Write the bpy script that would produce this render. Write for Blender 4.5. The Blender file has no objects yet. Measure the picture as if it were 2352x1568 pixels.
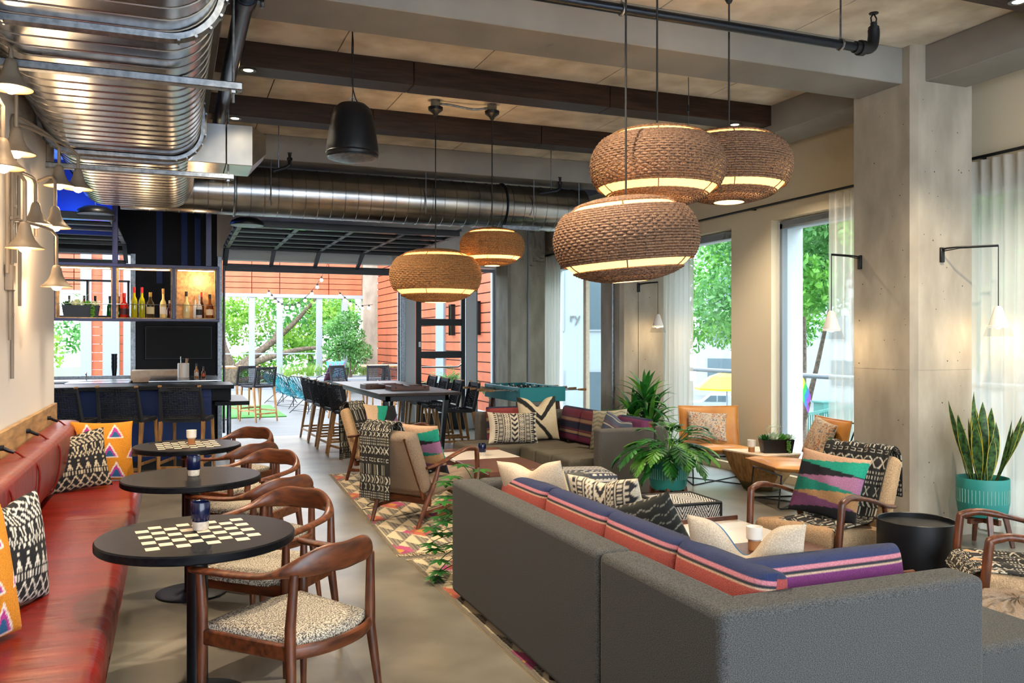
import bpy, bmesh, math, random
import numpy as np
from mathutils import Vector, Matrix
random.seed(7); rng = np.random.default_rng(7)
S = bpy.context.scene
COL = S.collection
# ---------------------------------------------------------------- camera
cam_d = bpy.data.cameras.new('camera'); cam = bpy.data.objects.new('camera', cam_d); COL.objects.link(cam)
cam_d.sensor_width = 36.0; cam_d.lens = 36.0*1960/2352; cam_d.shift_y = -3/2352; cam_d.clip_end = 300; cam_d.clip_start = 0.05
cam.location = (0, 0, 1.6); cam.rotation_euler = (math.pi/2, 0, -math.radians(21.65))
S.camera = cam
# ---------------------------------------------------------------- world, exposure
W = bpy.data.worlds.new('sky'); S.world = W; W.use_nodes = True
bg = W.node_tree.nodes['Background']; bg.inputs['Color'].default_value = (0.80, 0.90, 1.0, 1); bg.inputs['Strength'].default_value = 3.7
S.view_settings.view_transform = 'Standard'; S.view_settings.look = 'None'; S.view_settings.gamma = 1; S.view_settings.exposure = 1.28
S.view_settings.use_curve_mapping = False
S.cycles.use_denoising = True; S.cycles.max_bounces = 6; S.cycles.diffuse_bounces = 4; S.cycles.glossy_bounces = 3
S.cycles.transmission_bounces = 3; S.cycles.transparent_max_bounces = 8; S.cycles.use_adaptive_sampling = True; S.cycles.adaptive_threshold = .06; S.cycles.adaptive_min_samples = 12; S.cycles.sample_clamp_indirect = 6
S.cycles.caustics_reflective = False; S.cycles.caustics_refractive = False
sun_d = bpy.data.lights.new('sun', 'SUN'); sun_d.energy = 1.0; sun_d.angle = math.radians(12); sun_d.color = (1, .96, .9)
sun = bpy.data.objects.new('sun', sun_d); COL.objects.link(sun); sun.rotation_euler = (math.radians(28), math.radians(8), 0)
# ---------------------------------------------------------------- materials
def C(h):
    h = h.lstrip('#'); o = []
    for i in (0, 2, 4):
        x = int(h[i:i+2], 16)/255; o.append(x/12.92 if x <= .04045 else ((x+.055)/1.055)**2.4)
    return tuple(o)
MATS = {}
def mat(name, col, rough=.5, metal=0, col2=None, vs=6, st=(1, 1, 1), bump=0, bs=60, coat=0, det=3, lo=.35, hi=.65, emit=None, es=0, attr=False, spec=.5, sheen=0, alpha=1):
    m = bpy.data.materials.new(name); m.use_nodes = True; nt = m.node_tree; N = nt.nodes; L = nt.links; b = N['Principled BSDF']
    b.inputs['Roughness'].default_value = rough; b.inputs['Metallic'].default_value = metal; b.inputs['Coat Weight'].default_value = coat
    b.inputs['Specular IOR Level'].default_value = spec; b.inputs['Sheen Weight'].default_value = sheen
    if isinstance(col, str): col = C(col)
    if isinstance(col2, str): col2 = C(col2)
    b.inputs['Base Color'].default_value = (*col, 1); out = None
    tc = N.new('ShaderNodeTexCoord'); mp = N.new('ShaderNodeMapping'); mp.inputs['Scale'].default_value = st; L.new(tc.outputs['Object'], mp.inputs[0])
    if attr:
        a = N.new('ShaderNodeAttribute'); a.attribute_name = 'Col'; out = a.outputs['Color']
    if col2 is not None or attr:
        n = N.new('ShaderNodeTexNoise'); n.inputs['Scale'].default_value = vs; n.inputs['Detail'].default_value = det; L.new(mp.outputs[0], n.inputs['Vector'])
        r = N.new('ShaderNodeMapRange'); r.inputs[1].default_value = lo; r.inputs[2].default_value = hi; L.new(n.outputs[0], r.inputs[0])
        mx = N.new('ShaderNodeMix'); mx.data_type = 'RGBA'; L.new(r.outputs[0], mx.inputs[0])
        if attr:
            mx.blend_type = 'MULTIPLY'; mx.inputs[0].default_value = 1; L.new(out, mx.inputs[6])
            r.inputs[3].default_value = .68; r.inputs[4].default_value = 1.08
            cb = N.new('ShaderNodeCombineColor'); [L.new(r.outputs[0], cb.inputs[i]) for i in range(3)]
            L.remove(mx.inputs[0].links[0]); mx.inputs[0].default_value = 1; L.new(cb.outputs[0], mx.inputs[7])
        else:
            mx.inputs[6].default_value = (*col, 1); mx.inputs[7].default_value = (*col2, 1)
        L.new(mx.outputs[2], b.inputs['Base Color'])
    if bump:
        n2 = N.new('ShaderNodeTexNoise'); n2.inputs['Scale'].default_value = bs; n2.inputs['Detail'].default_value = 2; L.new(mp.outputs[0], n2.inputs['Vector'])
        bp = N.new('ShaderNodeBump'); bp.inputs['Strength'].default_value = bump; bp.inputs['Distance'].default_value = .01; L.new(n2.outputs[0], bp.inputs['Height']); L.new(bp.outputs[0], b.inputs['Normal'])
    if emit is not None:
        b.inputs['Emission Color'].default_value = (*(C(emit) if isinstance(emit, str) else emit), 1); b.inputs['Emission Strength'].default_value = es
    MATS[name] = m; return m
def glass(name, tint=(1, 1, 1), refl=.08):
    m = bpy.data.materials.new(name); m.use_nodes = True; nt = m.node_tree; N = nt.nodes; L = nt.links; N.remove(N['Principled BSDF'])
    t = N.new('ShaderNodeBsdfTransparent'); t.inputs[0].default_value = (*tint, 1); g = N.new('ShaderNodeBsdfGlossy'); g.inputs['Roughness'].default_value = .02
    x = N.new('ShaderNodeMixShader'); f = N.new('ShaderNodeLayerWeight'); f.inputs[0].default_value = .12
    p = N.new('ShaderNodeMath'); p.operation = 'MULTIPLY'; p.inputs[1].default_value = .55; L.new(f.outputs['Fresnel'], p.inputs[0]); geo = N.new('ShaderNodeNewGeometry')
    q = N.new('ShaderNodeMath'); q.operation = 'POWER'; q.inputs[1].default_value = 4; fc = N.new('ShaderNodeLayerWeight'); fc.inputs[0].default_value = .5; L.new(fc.outputs['Facing'], q.inputs[0])
    r = N.new('ShaderNodeMath'); r.operation = 'MULTIPLY_ADD'; r.inputs[1].default_value = .35; r.inputs[2].default_value = refl*.5; L.new(q.outputs[0], r.inputs[0])
    L.new(r.outputs[0], x.inputs[0]); L.new(t.outputs[0], x.inputs[1]); L.new(g.outputs[0], x.inputs[2]); L.new(x.outputs[0], N['Material Output'].inputs[0]); MATS[name] = m; return m
def sheer(name, col, op=.5):
    m = bpy.data.materials.new(name); m.use_nodes = True; nt = m.node_tree; N = nt.nodes; L = nt.links; N.remove(N['Principled BSDF'])
    t = N.new('ShaderNodeBsdfTransparent'); d = N.new('ShaderNodeBsdfDiffuse'); d.inputs[0].default_value = (*C(col), 1); tl = N.new('ShaderNodeBsdfTranslucent'); tl.inputs[0].default_value = (*C(col), 1)
    a = N.new('ShaderNodeMixShader'); a.inputs[0].default_value = .5; x = N.new('ShaderNodeMixShader'); x.inputs[0].default_value = op
    L.new(d.outputs[0], a.inputs[1]); L.new(tl.outputs[0], a.inputs[2]); L.new(t.outputs[0], x.inputs[1]); L.new(a.outputs[0], x.inputs[2]); L.new(x.outputs[0], N['Material Output'].inputs[0]); MATS[name] = m; return m
def leafmat(name, c1, c2, rough=.45, vs=5):
    m = mat(name, c1, rough, col2=c2, vs=vs); nt = m.node_tree; N = nt.nodes; L = nt.links; b = N['Principled BSDF']
    t = N.new('ShaderNodeBsdfTranslucent'); a = N.new('ShaderNodeMixShader'); a.inputs[0].default_value = .35
    src = b.inputs['Base Color'].links[0].from_socket; L.new(src, t.inputs[0]); L.new(b.outputs[0], a.inputs[1]); L.new(t.outputs[0], a.inputs[2]); L.new(a.outputs[0], N['Material Output'].inputs[0]); return m
# ---------------------------------------------------------------- mesh builder
class MB:
    def __init__(s): s.v = []; s.f = []; s.m = []
    def add(s, vs, fs, m=0):
        o = len(s.v); s.v += [tuple(p) for p in vs]; s.f += [tuple(i+o for i in f) for f in fs]; s.m += [m]*len(fs); return s
    def box(s, x0, x1, y0, y1, z0, z1, m=0):
        return s.add([(x0, y0, z0), (x1, y0, z0), (x1, y1, z0), (x0, y1, z0), (x0, y0, z1), (x1, y0, z1), (x1, y1, z1), (x0, y1, z1)],
                     [(0, 3, 2, 1), (4, 5, 6, 7), (0, 1, 5, 4), (1, 2, 6, 5), (2, 3, 7, 6), (3, 0, 4, 7)], m)
    def bar(s, p0, p1, w, h, w1=None, h1=None, up=(0, 0, 1), m=0):
        p0 = Vector(p0); p1 = Vector(p1); d = (p1-p0).normalized(); up = Vector(up)
        if abs(d.dot(up)) > .98: up = Vector((0, 1, 0))
        a = d.cross(up).normalized(); b = a.cross(d).normalized(); w1 = w if w1 is None else w1; h1 = h if h1 is None else h1; V = []
        for p, ww, hh in ((p0, w, h), (p1, w1, h1)):
            for i, j in ((-1, -1), (1, -1), (1, 1), (-1, 1)): V.append(p+a*(i*ww/2)+b*(j*hh/2))
        return s.add(V, [(0, 3, 2, 1), (4, 5, 6, 7), (0, 1, 5, 4), (1, 2, 6, 5), (2, 3, 7, 6), (3, 0, 4, 7)], m)
    def tube(s, pts, r, n=8, closed=False, r2=None, up=(0, 0, 1), caps=True, m=0):
        P = [Vector(p) for p in pts]; k = len(P); R = r if isinstance(r, (list, tuple)) else [r]*k
        R2 = R if r2 is None else (r2 if isinstance(r2, (list, tuple)) else [r2]*k)
        V = []; a0 = None
        for i in range(k):
            d = (P[(i+1) % k]-P[i-1]) if closed else (P[min(i+1, k-1)]-P[max(i-1, 0)])
            d.normalize()
            if r2 is not None or a0 is None:
                u = Vector(up)
                if abs(d.dot(u)) > .98: u = Vector((0, 1, 0)) if r2 is None else Vector((1, 0, 0))
                a = d.cross(u).normalized()
            else:
                a = (a0-d*a0.dot(d)).normalized()
            a0 = a; b = a.cross(d).normalized()
            for j in range(n):
                t = 2*math.pi*j/n; V.append(P[i]+a*(R[i]*math.cos(t))+b*(R2[i]*math.sin(t)))
        F = []
        for i in range(k if closed else k-1):
            i2 = (i+1) % k
            for j in range(n): F.append((i*n+j, i*n+(j+1) % n, i2*n+(j+1) % n, i2*n+j))
        if caps and not closed: F += [tuple(range(n-1, -1, -1)), tuple(range((k-1)*n, k*n))]
        return s.add(V, F, m)
    def cyl(s, p0, p1, r0, r1=None, n=16, caps=True, m=0): return s.tube([p0, p1], [r0, r0 if r1 is None else r1], n, caps=caps, m=m)
    def lathe(s, prof, n=32, c=(0, 0, 0), m=0, sx=1, sy=1, caps=True):
        V = []
        for r, z in prof:
            for j in range(n):
                t = 2*math.pi*j/n; V.append((c[0]+sx*r*math.cos(t), c[1]+sy*r*math.sin(t), c[2]+z))
        F = [(i*n+j, i*n+(j+1) % n, (i+1)*n+(j+1) % n, (i+1)*n+j) for i in range(len(prof)-1) for j in range(n)]
        if caps:
            if prof[0][0] > 1e-4: F.append(tuple(range(n-1, -1, -1)))
            if prof[-1][0] > 1e-4: F.append(tuple(range((len(prof)-1)*n, len(prof)*n)))
        return s.add(V, F, m)
    def prism(s, poly, z0, z1, m=0):
        n = len(poly); V = [(x, y, z0) for x, y in poly]+[(x, y, z1) for x, y in poly]
        return s.add(V, [tuple(range(n-1, -1, -1)), tuple(range(n, 2*n))]+[(i, (i+1) % n, n+(i+1) % n, n+i) for i in range(n)], m)
    def quad(s, a, b, c, d, m=0): return s.add([a, b, c, d], [(0, 1, 2, 3)], m)
    def sphere(s, c, r, n=12, k=8, sz=1, m=0):
        return s.lathe([(max(1e-5, r*math.sin(math.pi*i/k)), -r*sz*math.cos(math.pi*i/k)) for i in range(k+1)], n, c, m, caps=False)
    def xf(s, M, i0=0):
        for i in range(i0, len(s.v)): s.v[i] = tuple(M @ Vector(s.v[i]))
        return s
    def build(s, name, mats, parent=None, smooth=35, bevel=0, seg=2, loc=None, rot=None):
        me = bpy.data.meshes.new(name); me.from_pydata(s.v, [], s.f)
        return finish(me, name, mats, parent, smooth, bevel, seg, loc, rot, s.m)
def finish(me, name, mats, parent, smooth=35, bevel=0, seg=2, loc=None, rot=None, mi=None):
    if not isinstance(mats, (list, tuple)): mats = [mats]
    for m in mats: me.materials.append(MATS[m] if isinstance(m, str) else m)
    if len(mats) > 1 and mi: me.polygons.foreach_set('material_index', mi)
    me.validate(); me.update()
    if smooth: me.polygons.foreach_set('use_smooth', [True]*len(me.polygons)); me.set_sharp_from_angle(angle=math.radians(smooth))
    o = bpy.data.objects.new(name, me); COL.objects.link(o)
    if parent: o.parent = parent
    if loc: o.location = loc
    if rot: o.rotation_euler = rot
    if bevel:
        b = o.modifiers.new('bevel', 'BEVEL'); b.width = bevel; b.segments = seg; b.limit_method = 'ANGLE'; b.angle_limit = math.radians(30)
    return o
def grid(name, P, mats, parent=None, col=None, wrap=False, smooth=60, loc=None, rot=None):
    """P: array (r,c,3); col: array (r,c,3) colour of each vertex"""
    r, c, _ = P.shape; idx = np.arange(r*c).reshape(r, c)
    if wrap: idx = np.concatenate([idx, idx[:, :1]], 1)
    q = np.stack([idx[:-1, :-1], idx[:-1, 1:], idx[1:, 1:], idx[1:, :-1]], -1).reshape(-1, 4)
    return npmesh(name, P.reshape(-1, 3), q, mats, parent, None if col is None else col.reshape(-1, 3), smooth, loc, rot)
def npmesh(name, V, F, mats, parent=None, col=None, smooth=60, loc=None, rot=None):
    me = bpy.data.meshes.new(name); k = F.shape[1]
    me.vertices.add(len(V)); me.vertices.foreach_set('co', np.asarray(V, np.float32).ravel())
    me.loops.add(F.size); me.loops.foreach_set('vertex_index', F.astype(np.int32).ravel())
    me.polygons.add(len(F)); me.polygons.foreach_set('loop_start', np.arange(0, F.size, k, dtype=np.int32)); me.polygons.foreach_set('loop_total', np.full(len(F), k, np.int32))
    if col is not None:
        a = me.color_attributes.new('Col', 'FLOAT_COLOR', 'POINT'); a.data.foreach_set('color', np.concatenate([col, np.ones((len(col), 1))], 1).astype(np.float32).ravel())
    me.update()
    return finish(me, name, mats, parent, smooth, loc=loc, rot=rot)
def tag(o, label, cat=None, group=None, kind=None):
    o['label'] = label
    if cat: o['category'] = cat
    if group: o['group'] = group
    if kind: o['kind'] = kind
    return o
def thing(name, label, cat, loc=(0, 0, 0), rz=0, group=None):
    o = bpy.data.objects.new(name, None); o.empty_display_size = .1; COL.objects.link(o); o.location = loc; o.rotation_euler = (0, 0, math.radians(rz)); return tag(o, label, cat, group)
def struct(o, label=None):
    o['kind'] = 'structure'
    if label: o['label'] = label
    return o
def kids(o): return [x for x in COL.objects if x.parent == o]
KID = {}
def dup(root, loc, rz, label=None, group=None):
    if root.name not in KID: KID[root.name] = [(c, kids(c)) for c in kids(root)]
    r = root.copy(); COL.objects.link(r); r.location = loc; r.rotation_euler = (0, 0, math.radians(rz))
    if label: r['label'] = label
    if group: r['group'] = group
    for ch, gs in KID[root.name]:
        c = ch.copy(); COL.objects.link(c); c.parent = r
        for g in gs: d = g.copy(); COL.objects.link(d); d.parent = c
    return r
def share(o, parent, loc, rot=None, scale=None, name=None):
    c = bpy.data.objects.new(name or o.name.split('.')[0], o.data); COL.objects.link(c); c.parent = parent; c.location = loc
    if rot: c.rotation_euler = rot
    if scale: c.scale = scale
    return c
def bez(pts, n):
    """smooth curve through the points (Catmull-Rom)"""
    P = [Vector(p) for p in pts]; P = [P[0]*2-P[1]]+P+[P[-1]*2-P[-2]]; out = []
    m = len(P)-3
    for i in range(n+1):
        t = i/n*m; k = min(int(t), m-1); u = t-k; a, b, c, d = P[k:k+4]
        out.append(.5*((2*b)+(c-a)*u+(2*a-5*b+4*c-d)*u*u+(3*b-a-3*c+d)*u**3))
    return out
def lamp(name, kind, loc, e, col, parent=None, size=.05, spot=None, rot=None):
    d = bpy.data.lights.new(name, kind); d.energy = e; d.color = col
    if kind in ('POINT', 'SPOT'): d.shadow_soft_size = size
    if spot: d.spot_size = math.radians(spot); d.spot_blend = .6
    o = bpy.data.objects.new(name, d); COL.objects.link(o); o.location = loc
    if rot: o.rotation_euler = rot
    if parent: o.parent = parent
    return o
WARM = (1, .62, .30)
# ---------------------------------------------------------------- material set
mat('floor_concrete', '#514c43', .36, col2='#847d70', vs=1.6, det=8, lo=.3, hi=.7)
mat('slab', '#b0a592', .8, col2='#ddd4c3', vs=3, det=8, bump=.05, bs=25, lo=.3, hi=.65)
mat('concrete', '#8a8173', .8, col2='#a69d8d', vs=2.6, st=(2, 2, .8), det=10, bump=.12, bs=30, lo=.3, hi=.7)
mat('pit', '#4a443c', .9)
mat('beam_paint', '#7b7771', .7, col2='#87837c', vs=2)
mat('dark_wood', '#241710', .45, col2='#3a271c', vs=6, st=(.6, 8, 8), spec=.25)
mat('wall_white', '#d8d2cb', .75, bump=.03, bs=120)
mat('wall_cream', '#d3c6ab', .75, bump=.02, bs=120)
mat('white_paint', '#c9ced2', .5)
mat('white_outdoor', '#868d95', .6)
mat('grey_frame', '#7d858c', .45)
mat('black_metal', '#14161a', .4, metal=.3)
mat('navy_wall', '#0b0e15', .6, spec=.25)
mat('blue_paint_glow', '#0d2a63', .5, spec=.3)  # navy paint with the bar front's LED glow put into the colour
mat('steel', '#8d9096', .24, metal=1, col2='#b2b1ae', vs=2.5, bump=.03, bs=5)
mat('galv', '#8e949b', .42, metal=1, col2='#6f767e', vs=30)
mat('pipe_steel', '#2b3038', .3, metal=.8)
mat('brass', '#8f7f5c', .35, metal=1)
mat('walnut', '#3f2012', .36, col2='#6b3a20', vs=7, st=(6, 6, 1), det=5)
mat('walnut_x', '#3d1f12', .36, col2='#6d3a1f', vs=5, st=(1.2, 7, 7), det=5)
mat('oak', '#8a6238', .5, col2='#b98a54', vs=6, st=(5, 5, .8), det=5)
mat('oak_y', '#8a6a45', .5, col2='#b8925f', vs=5, st=(6, .8, 6), det=5)
mat('black_top', '#0e0f12', .36, col2='#191a1e', vs=5, st=(.7, 12, 12), bump=.05, bs=18, spec=.08)
mat('inlay', '#e6cdb2', .5, col2='#d9bd9f', vs=20)
mat('leather_red', '#640e03', .33, col2='#7a1506', vs=1.2, st=(1.2, 9, 1.5), bump=.5, bs=2.2, det=5, spec=.4)
mat('leather_tan', '#b06e2c', .42, col2='#c78a44', vs=3, bump=.05, bs=30)
mat('boucle', '#4d4741', .95, col2='#c2b6a2', vs=170, det=2, lo=.42, hi=.58, bump=.35, bs=170)
mat('sofa_grey', '#3f3c39', .95, col2='#67625c', vs=260, det=2, lo=.35, hi=.65, bump=.25, bs=260)
mat('tweed', '#9c7c5a', .95, col2='#c5a47c', vs=160, det=2, bump=.3, bs=160)
mat('tweed_grey', '#6b5a4a', .95, col2='#94806b', vs=200, det=2, bump=.3, bs=200)
mat('cloth', '#ffffff', .92, attr=True, vs=220, bump=.25, bs=220)
mat('cloth_soft', '#ffffff', .92, attr=True, vs=260, bump=.12, bs=160)
mat('rug_cloth', '#ffffff', .98, attr=True, vs=160, bump=.3, bs=140)
mat('fringe', '#b3a183', .95)
mat('cord_dark', '#1c1f25', .8)
mat('cord_black', '#0d0d0e', .7)
mat('wicker', '#4e3525', .75, col2='#856349', vs=110, bump=.1, bs=80)
mat('wicker_tan', '#7c5330', .75, col2='#b5854f', vs=110, bump=.1, bs=80)
sheer('shade_lining', '#ecd29e', 1.0)
mat('bulb', '#fff2d8', .3, emit='#ffd9a0', es=30)
mat('bulb_clear', '#fff2d8', .1, emit='#ffe2b5', es=5)
mat('led', '#ffffff', .3, emit='#ffd9a0', es=22)
mat('taupe_metal', '#7d7264', .5)
mat('copper_in', '#c7824d', .4, metal=.6)
mat('teal_pot', '#1d7f78', .55, bump=.05, bs=60)
mat('teal_line', '#8fb7a8', .7)
mat('teal_paint', '#0d7d83', .4)
mat('soil', '#4a3a24', .95, col2='#7a7434', vs=40)
leafmat('leaf_deep', '#14491f', '#2f7a2c')
leafmat('leaf_bright', '#2d6b22', '#6aa53a')
leafmat('leaf_tree', '#4a8222', '#93b848', vs=2)
leafmat('leaf_tree2', '#2f6e2c', '#6fa85c', vs=2)
leafmat('leaf_bright2', '#2f7a20', '#7fb84e', vs=2)
leafmat('leaf_snake', '#123318', '#4f7440', vs=30)
leafmat('leaf_pale', '#7f8f78', '#c3cfb0', vs=12)
mat('snake_edge', '#c5b23c', .5)
mat('bark', '#4a3d33', .9, col2='#6d5e50', vs=14)
mat('siding', '#a64c2c', .6, col2='#b25a38', vs=3)
mat('siding_gap', '#5c3326', .8)
mat('patio', '#4a4d4f', .55, col2='#5c5f61', vs=2, st=(.4, 5, 1))
mat('grass', '#2a6a24', .95, col2='#428a34', vs=60)
mat('asphalt', '#5f6060', .9)
mat('pavement', '#75726c', .9)
mat('building', '#8d9699', .8)
mat('window_dark', '#3b4e57', .3)
mat('marble', '#d9d0c2', .25, col2='#c7bba8', vs=3, det=8, lo=.55, hi=.75)
mat('blue_glaze', '#0c1638', .15)
mat('stoneware', '#cfc8bc', .6, col2='#b9b0a2', vs=60)
mat('cork', '#a87040', .8)
mat('white_ceramic', '#e4ded4', .4)
mat('screen', '#030304', .5, spec=.15)
mat('blue_led', '#2050ff', .4, emit='#2a60ff', es=6)
mat('white_shade', '#d8d4cc', .6)
mat('mud', '#1c1a17', .95)
glass('pane', (.93, .97, .97)); glass('pane_dark', (.16, .18, .2), .2); glass('lamp_glass', (.9, .9, .9))
sheer('curtain', '#d6d0c6', .86)
sheer('curtain_thin', '#f4f4f0', .55)
# ================================================================= the room
struct(MB().box(-4, 6.8, -3, 14.7, -.2, 0).build('floor', 'floor_concrete', smooth=0), 'polished grey concrete floor of the lounge')
ceil = struct(MB().box(-4, 6.8, -3, 14.9, 4.02, 4.2).build('ceiling', 'slab', smooth=0), 'raw board-formed concrete ceiling')
for i, x in enumerate(np.arange(-3.9, 6.6, 1.19)):
    for j, (y0, y1) in enumerate(((-3, -.2), (-.19, 3.0), (3.01, 5.5), (5.51, 8.0), (8.01, 10.4), (10.41, 12.6), (12.61, 14.8))):
        dx = .4*(j % 2)
        MB().box(x+dx, x+dx+1.18, y0, y1, 3.97, 4.02).build('panel', 'slab', ceil, smooth=0)
# beams
def beam(name, x0, x1, y0, y1, z0, z1, m, label, bev=.006): return struct(MB().box(x0, x1, y0, y1, z0, z1).build(name, m, smooth=0, bevel=bev, seg=1), label)
beam('trim_1', .3, 5.62, 5.27, 5.75, 3.68, 3.97, 'beam_paint', 'wide grey painted ceiling beam meeting the near concrete column')
beam('trim_2', .3, 5.62, 10.15, 10.58, 3.68, 3.97, 'beam_paint', 'grey painted ceiling beam above the round duct')
beam('trim_3', 5.62, 6.07, -3, 5.16, 3.68, 3.97, 'beam_paint', 'grey beam along the windows on the near side of the near column')
beam('trim_4', 5.62, 6.07, 5.8, 9.96, 3.68, 3.97, 'beam_paint', 'grey beam along the windows between the two columns')
beam('trim_5', 5.62, 6.07, 10.5, 14.65, 3.68, 3.97, 'beam_paint', 'grey beam along the windows above the football table')
beam('trim_6', -.25, .3, -3, 14.65, 3.70, 3.97, 'beam_paint', 'grey ceiling beam above the flat oval duct')
for n, y, lab in (('trim_7', 7.05, 'dark brown wooden ceiling beam nearer the wide grey beam'), ('trim_8', 8.64, 'dark brown wooden ceiling beam nearer the round duct'), ('trim_9', 3.75, 'dark wooden ceiling beam ahead of the near column')):
    b = struct(MB().box(.3, 1.9, y, y+.26, 3.77, 3.97).build(n, 'dark_wood', smooth=0, bevel=.004, seg=1), lab)
    MB().box(1.905, 3.78, y, y+.26, 3.77, 3.97).build('board', 'dark_wood', b, smooth=0, bevel=.004, seg=1)
    MB().box(3.785, 5.62, y, y+.26, 3.77, 3.97).build('board', 'dark_wood', b, smooth=0, bevel=.004, seg=1)
# columns
def column(name, x0, x1, y0, y1, label, joint):
    ch = .045; g = .0
    poly = [(x0+ch, y0), (x1, y0), (x1, y1), (x0, y1), (x0, y0+ch)]
    o = struct(MB().prism(poly, 0, joint-.004).prism([(x*1+(.002 if x == x0 else 0), y+(.002 if y == y0 else 0)) for x, y in poly], joint-.004, joint).prism(poly, joint, 3.97).build(name, 'concrete', smooth=0), label)
    rg = random.Random(name)
    m = MB()
    for k in range(70):
        r = rg.uniform(.003, .007); z = rg.uniform(.1, 3.8)
        if rg.random() < .5: x = rg.uniform(x0+.08, x1-.03); m.cyl((x, y0-.0008, z), (x, y0+.003, z), r, n=6)
        else: y = rg.uniform(y0+.08, y1-.03); m.cyl((x0-.0008, y, z), (x0+.003, y, z), r, n=6)
    p = m.build('air_hole', 'pit', o, smooth=0); p['kind'] = 'stuff'
    return o
c1 = column('column_1', 5.50, 6.13, 5.15, 5.80, 'near square concrete column with chamfered corner and wall lamp', 1.36)
c3 = column('column_2', 5.50, 6.15, 9.95, 10.52, 'middle concrete column behind the tall leafy plant', 2.36)
c2 = column('column_3', 5.50, 6.2, 14.02, 14.63, 'far concrete column beside the glass door', 2.33)
MB().box(5.76, 5.776, 9.94, 9.95, 0, 3.9).build('conduit', 'concrete', c3, smooth=0)
MB().box(5.86, 5.885, 14.0, 14.02, .6, 3.9).build('conduit', 'grey_frame', c2, smooth=0)
MB().box(5.485, 5.5, 10.14, 10.17, .2, 3.8).build('conduit', 'galv', c3, smooth=0)
# right wall with window openings
OPEN = [(3.3, 5.75), (6.45, 7.97), (8.72, 10.3), (12.1, 14.55)]
wr = MB(); wo = MB()
ys = [-3]+[v for o in OPEN for v in o]+[14.65]
for a, b in zip(ys[::2], ys[1::2]): wr.box(6.35, 6.50, a, b, 0, 2.97); wo.box(6.5, 6.8, a+.0, b, -.1, 2.97)
wr.box(6.35, 6.50, -3, 14.65, 2.97, 3.97); wo.box(6.5, 6.8, -3, 14.65, 2.90, 4.2)
for a, b in OPEN: wr.box(6.37, 6.50, a, b, 0, .09); wo.box(6.5, 6.8, a, b, -.1, .05)
struct(wr.build('wall_right', 'wall_cream', smooth=0), 'cream plaster wall with tall windows'); struct(wo.build('wall_right_outer', 'white_paint', smooth=0), 'white outer reveals of the window wall')
for i, (a, b) in enumerate(OPEN):
    w = struct(MB().box(6.455, 6.53, a, a+.06, .09, 2.93).box(6.455, 6.53, b-.06, b, .09, 2.93).box(6.455, 6.53, a, b, 2.87, 2.95).box(6.455, 6.53, a, b, .09, .17).build('window_%d' % (i+1), 'grey_frame', smooth=0),
               ('tall window beside the snake plant', 'tall window behind the leather ottoman chair', 'tall window behind the tan leather chair', 'tall window behind the football table')[i])
    MB().box(6.49, 6.496, a+.06, b-.06, .17, 2.87).build('pane', 'pane', w, smooth=0)
    MB().box(6.44, 6.455, b-.02, b-.001, .09, 2.95).build('liner', 'white_paint', w, smooth=0)
MB().box(6.46, 6.53, 12.9, 13.0, .17, 2.87).build('mullion', 'inlay', bpy.data.objects['window_4'], smooth=0)
# left wall
struct(MB().box(-1.2, -.95, -3, 8.25, 0, 3.97).build('wall_left', 'wall_white', smooth=0), 'white plaster wall behind the red banquette')
struct(MB().box(-4.2, -4, -3, 14.9, 0, 4.0).build('wall_left_bar', 'blue_paint_glow', smooth=0), 'deep blue wall at the end of the bar')
struct(MB().box(-4, -.72, 12.6, 12.7, 3.0, 3.97).build('wall_bulkhead', 'blue_paint_glow', smooth=0), 'deep blue bulkhead above the bar')
# back wall: pillar, headers, jambs
wb = struct(MB().box(-.55, .66, 14.65, 14.9, 0, 3.97).build('wall_back_pillar', 'navy_wall', smooth=0), 'near-black wall panel carrying the screen')
for x in (-.25, .12, .32): MB().box(x, x+.09, 14.60, 14.65, 2.5, 3.97).build('rib', 'blue_paint_glow', wb, smooth=0)
struct(MB().box(-4, -.55, 14.65, 14.9, 0, 1.0).box(-4, -.55, 14.65, 14.9, 2.95, 3.97).build('wall_back_bar', 'navy_wall', smooth=0), 'dark wall around the bar window')
struct(MB().box(.66, 6.35, 14.65, 14.9, 2.92, 3.97).build('wall_back_header', 'wall_white', smooth=0), 'pale wall above the garage opening')
struct(MB().box(3.75, 3.97, 14.62, 14.9, 0, 2.92).box(4.93, 5.12, 14.65, 14.9, 0, 2.92).box(5.5, 6.35, 14.65, 14.9, 0, 2.92).build('wall_back_post', 'white_paint', smooth=0), 'white posts between the garage opening and the glass door')
j = struct(MB().box(.66, .73, 14.5, 14.66, 0, 2.95).box(3.68, 3.76, 14.5, 14.66, 0, 2.95).build('trim_10', 'galv', smooth=0, bevel=.004, seg=1), 'galvanised steel jambs of the garage opening')
for x in (.74, 3.63):
    MB().tube([(x+.02, 14.55, .1), (x+.02, 14.55, 2.6), (x+.02, 14.45, 2.95), (x+.02, 14.2, 3.1), (x+.02, 11.0, 3.1)], .022, 8).build('track', 'galv', j)
    for k in range(7): MB().cyl((x-.01, 11.3+.46*k, 3.06), (x+.05, 11.3+.46*k, 3.06), .03, n=10).build('roller', 'galv', j)
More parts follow.
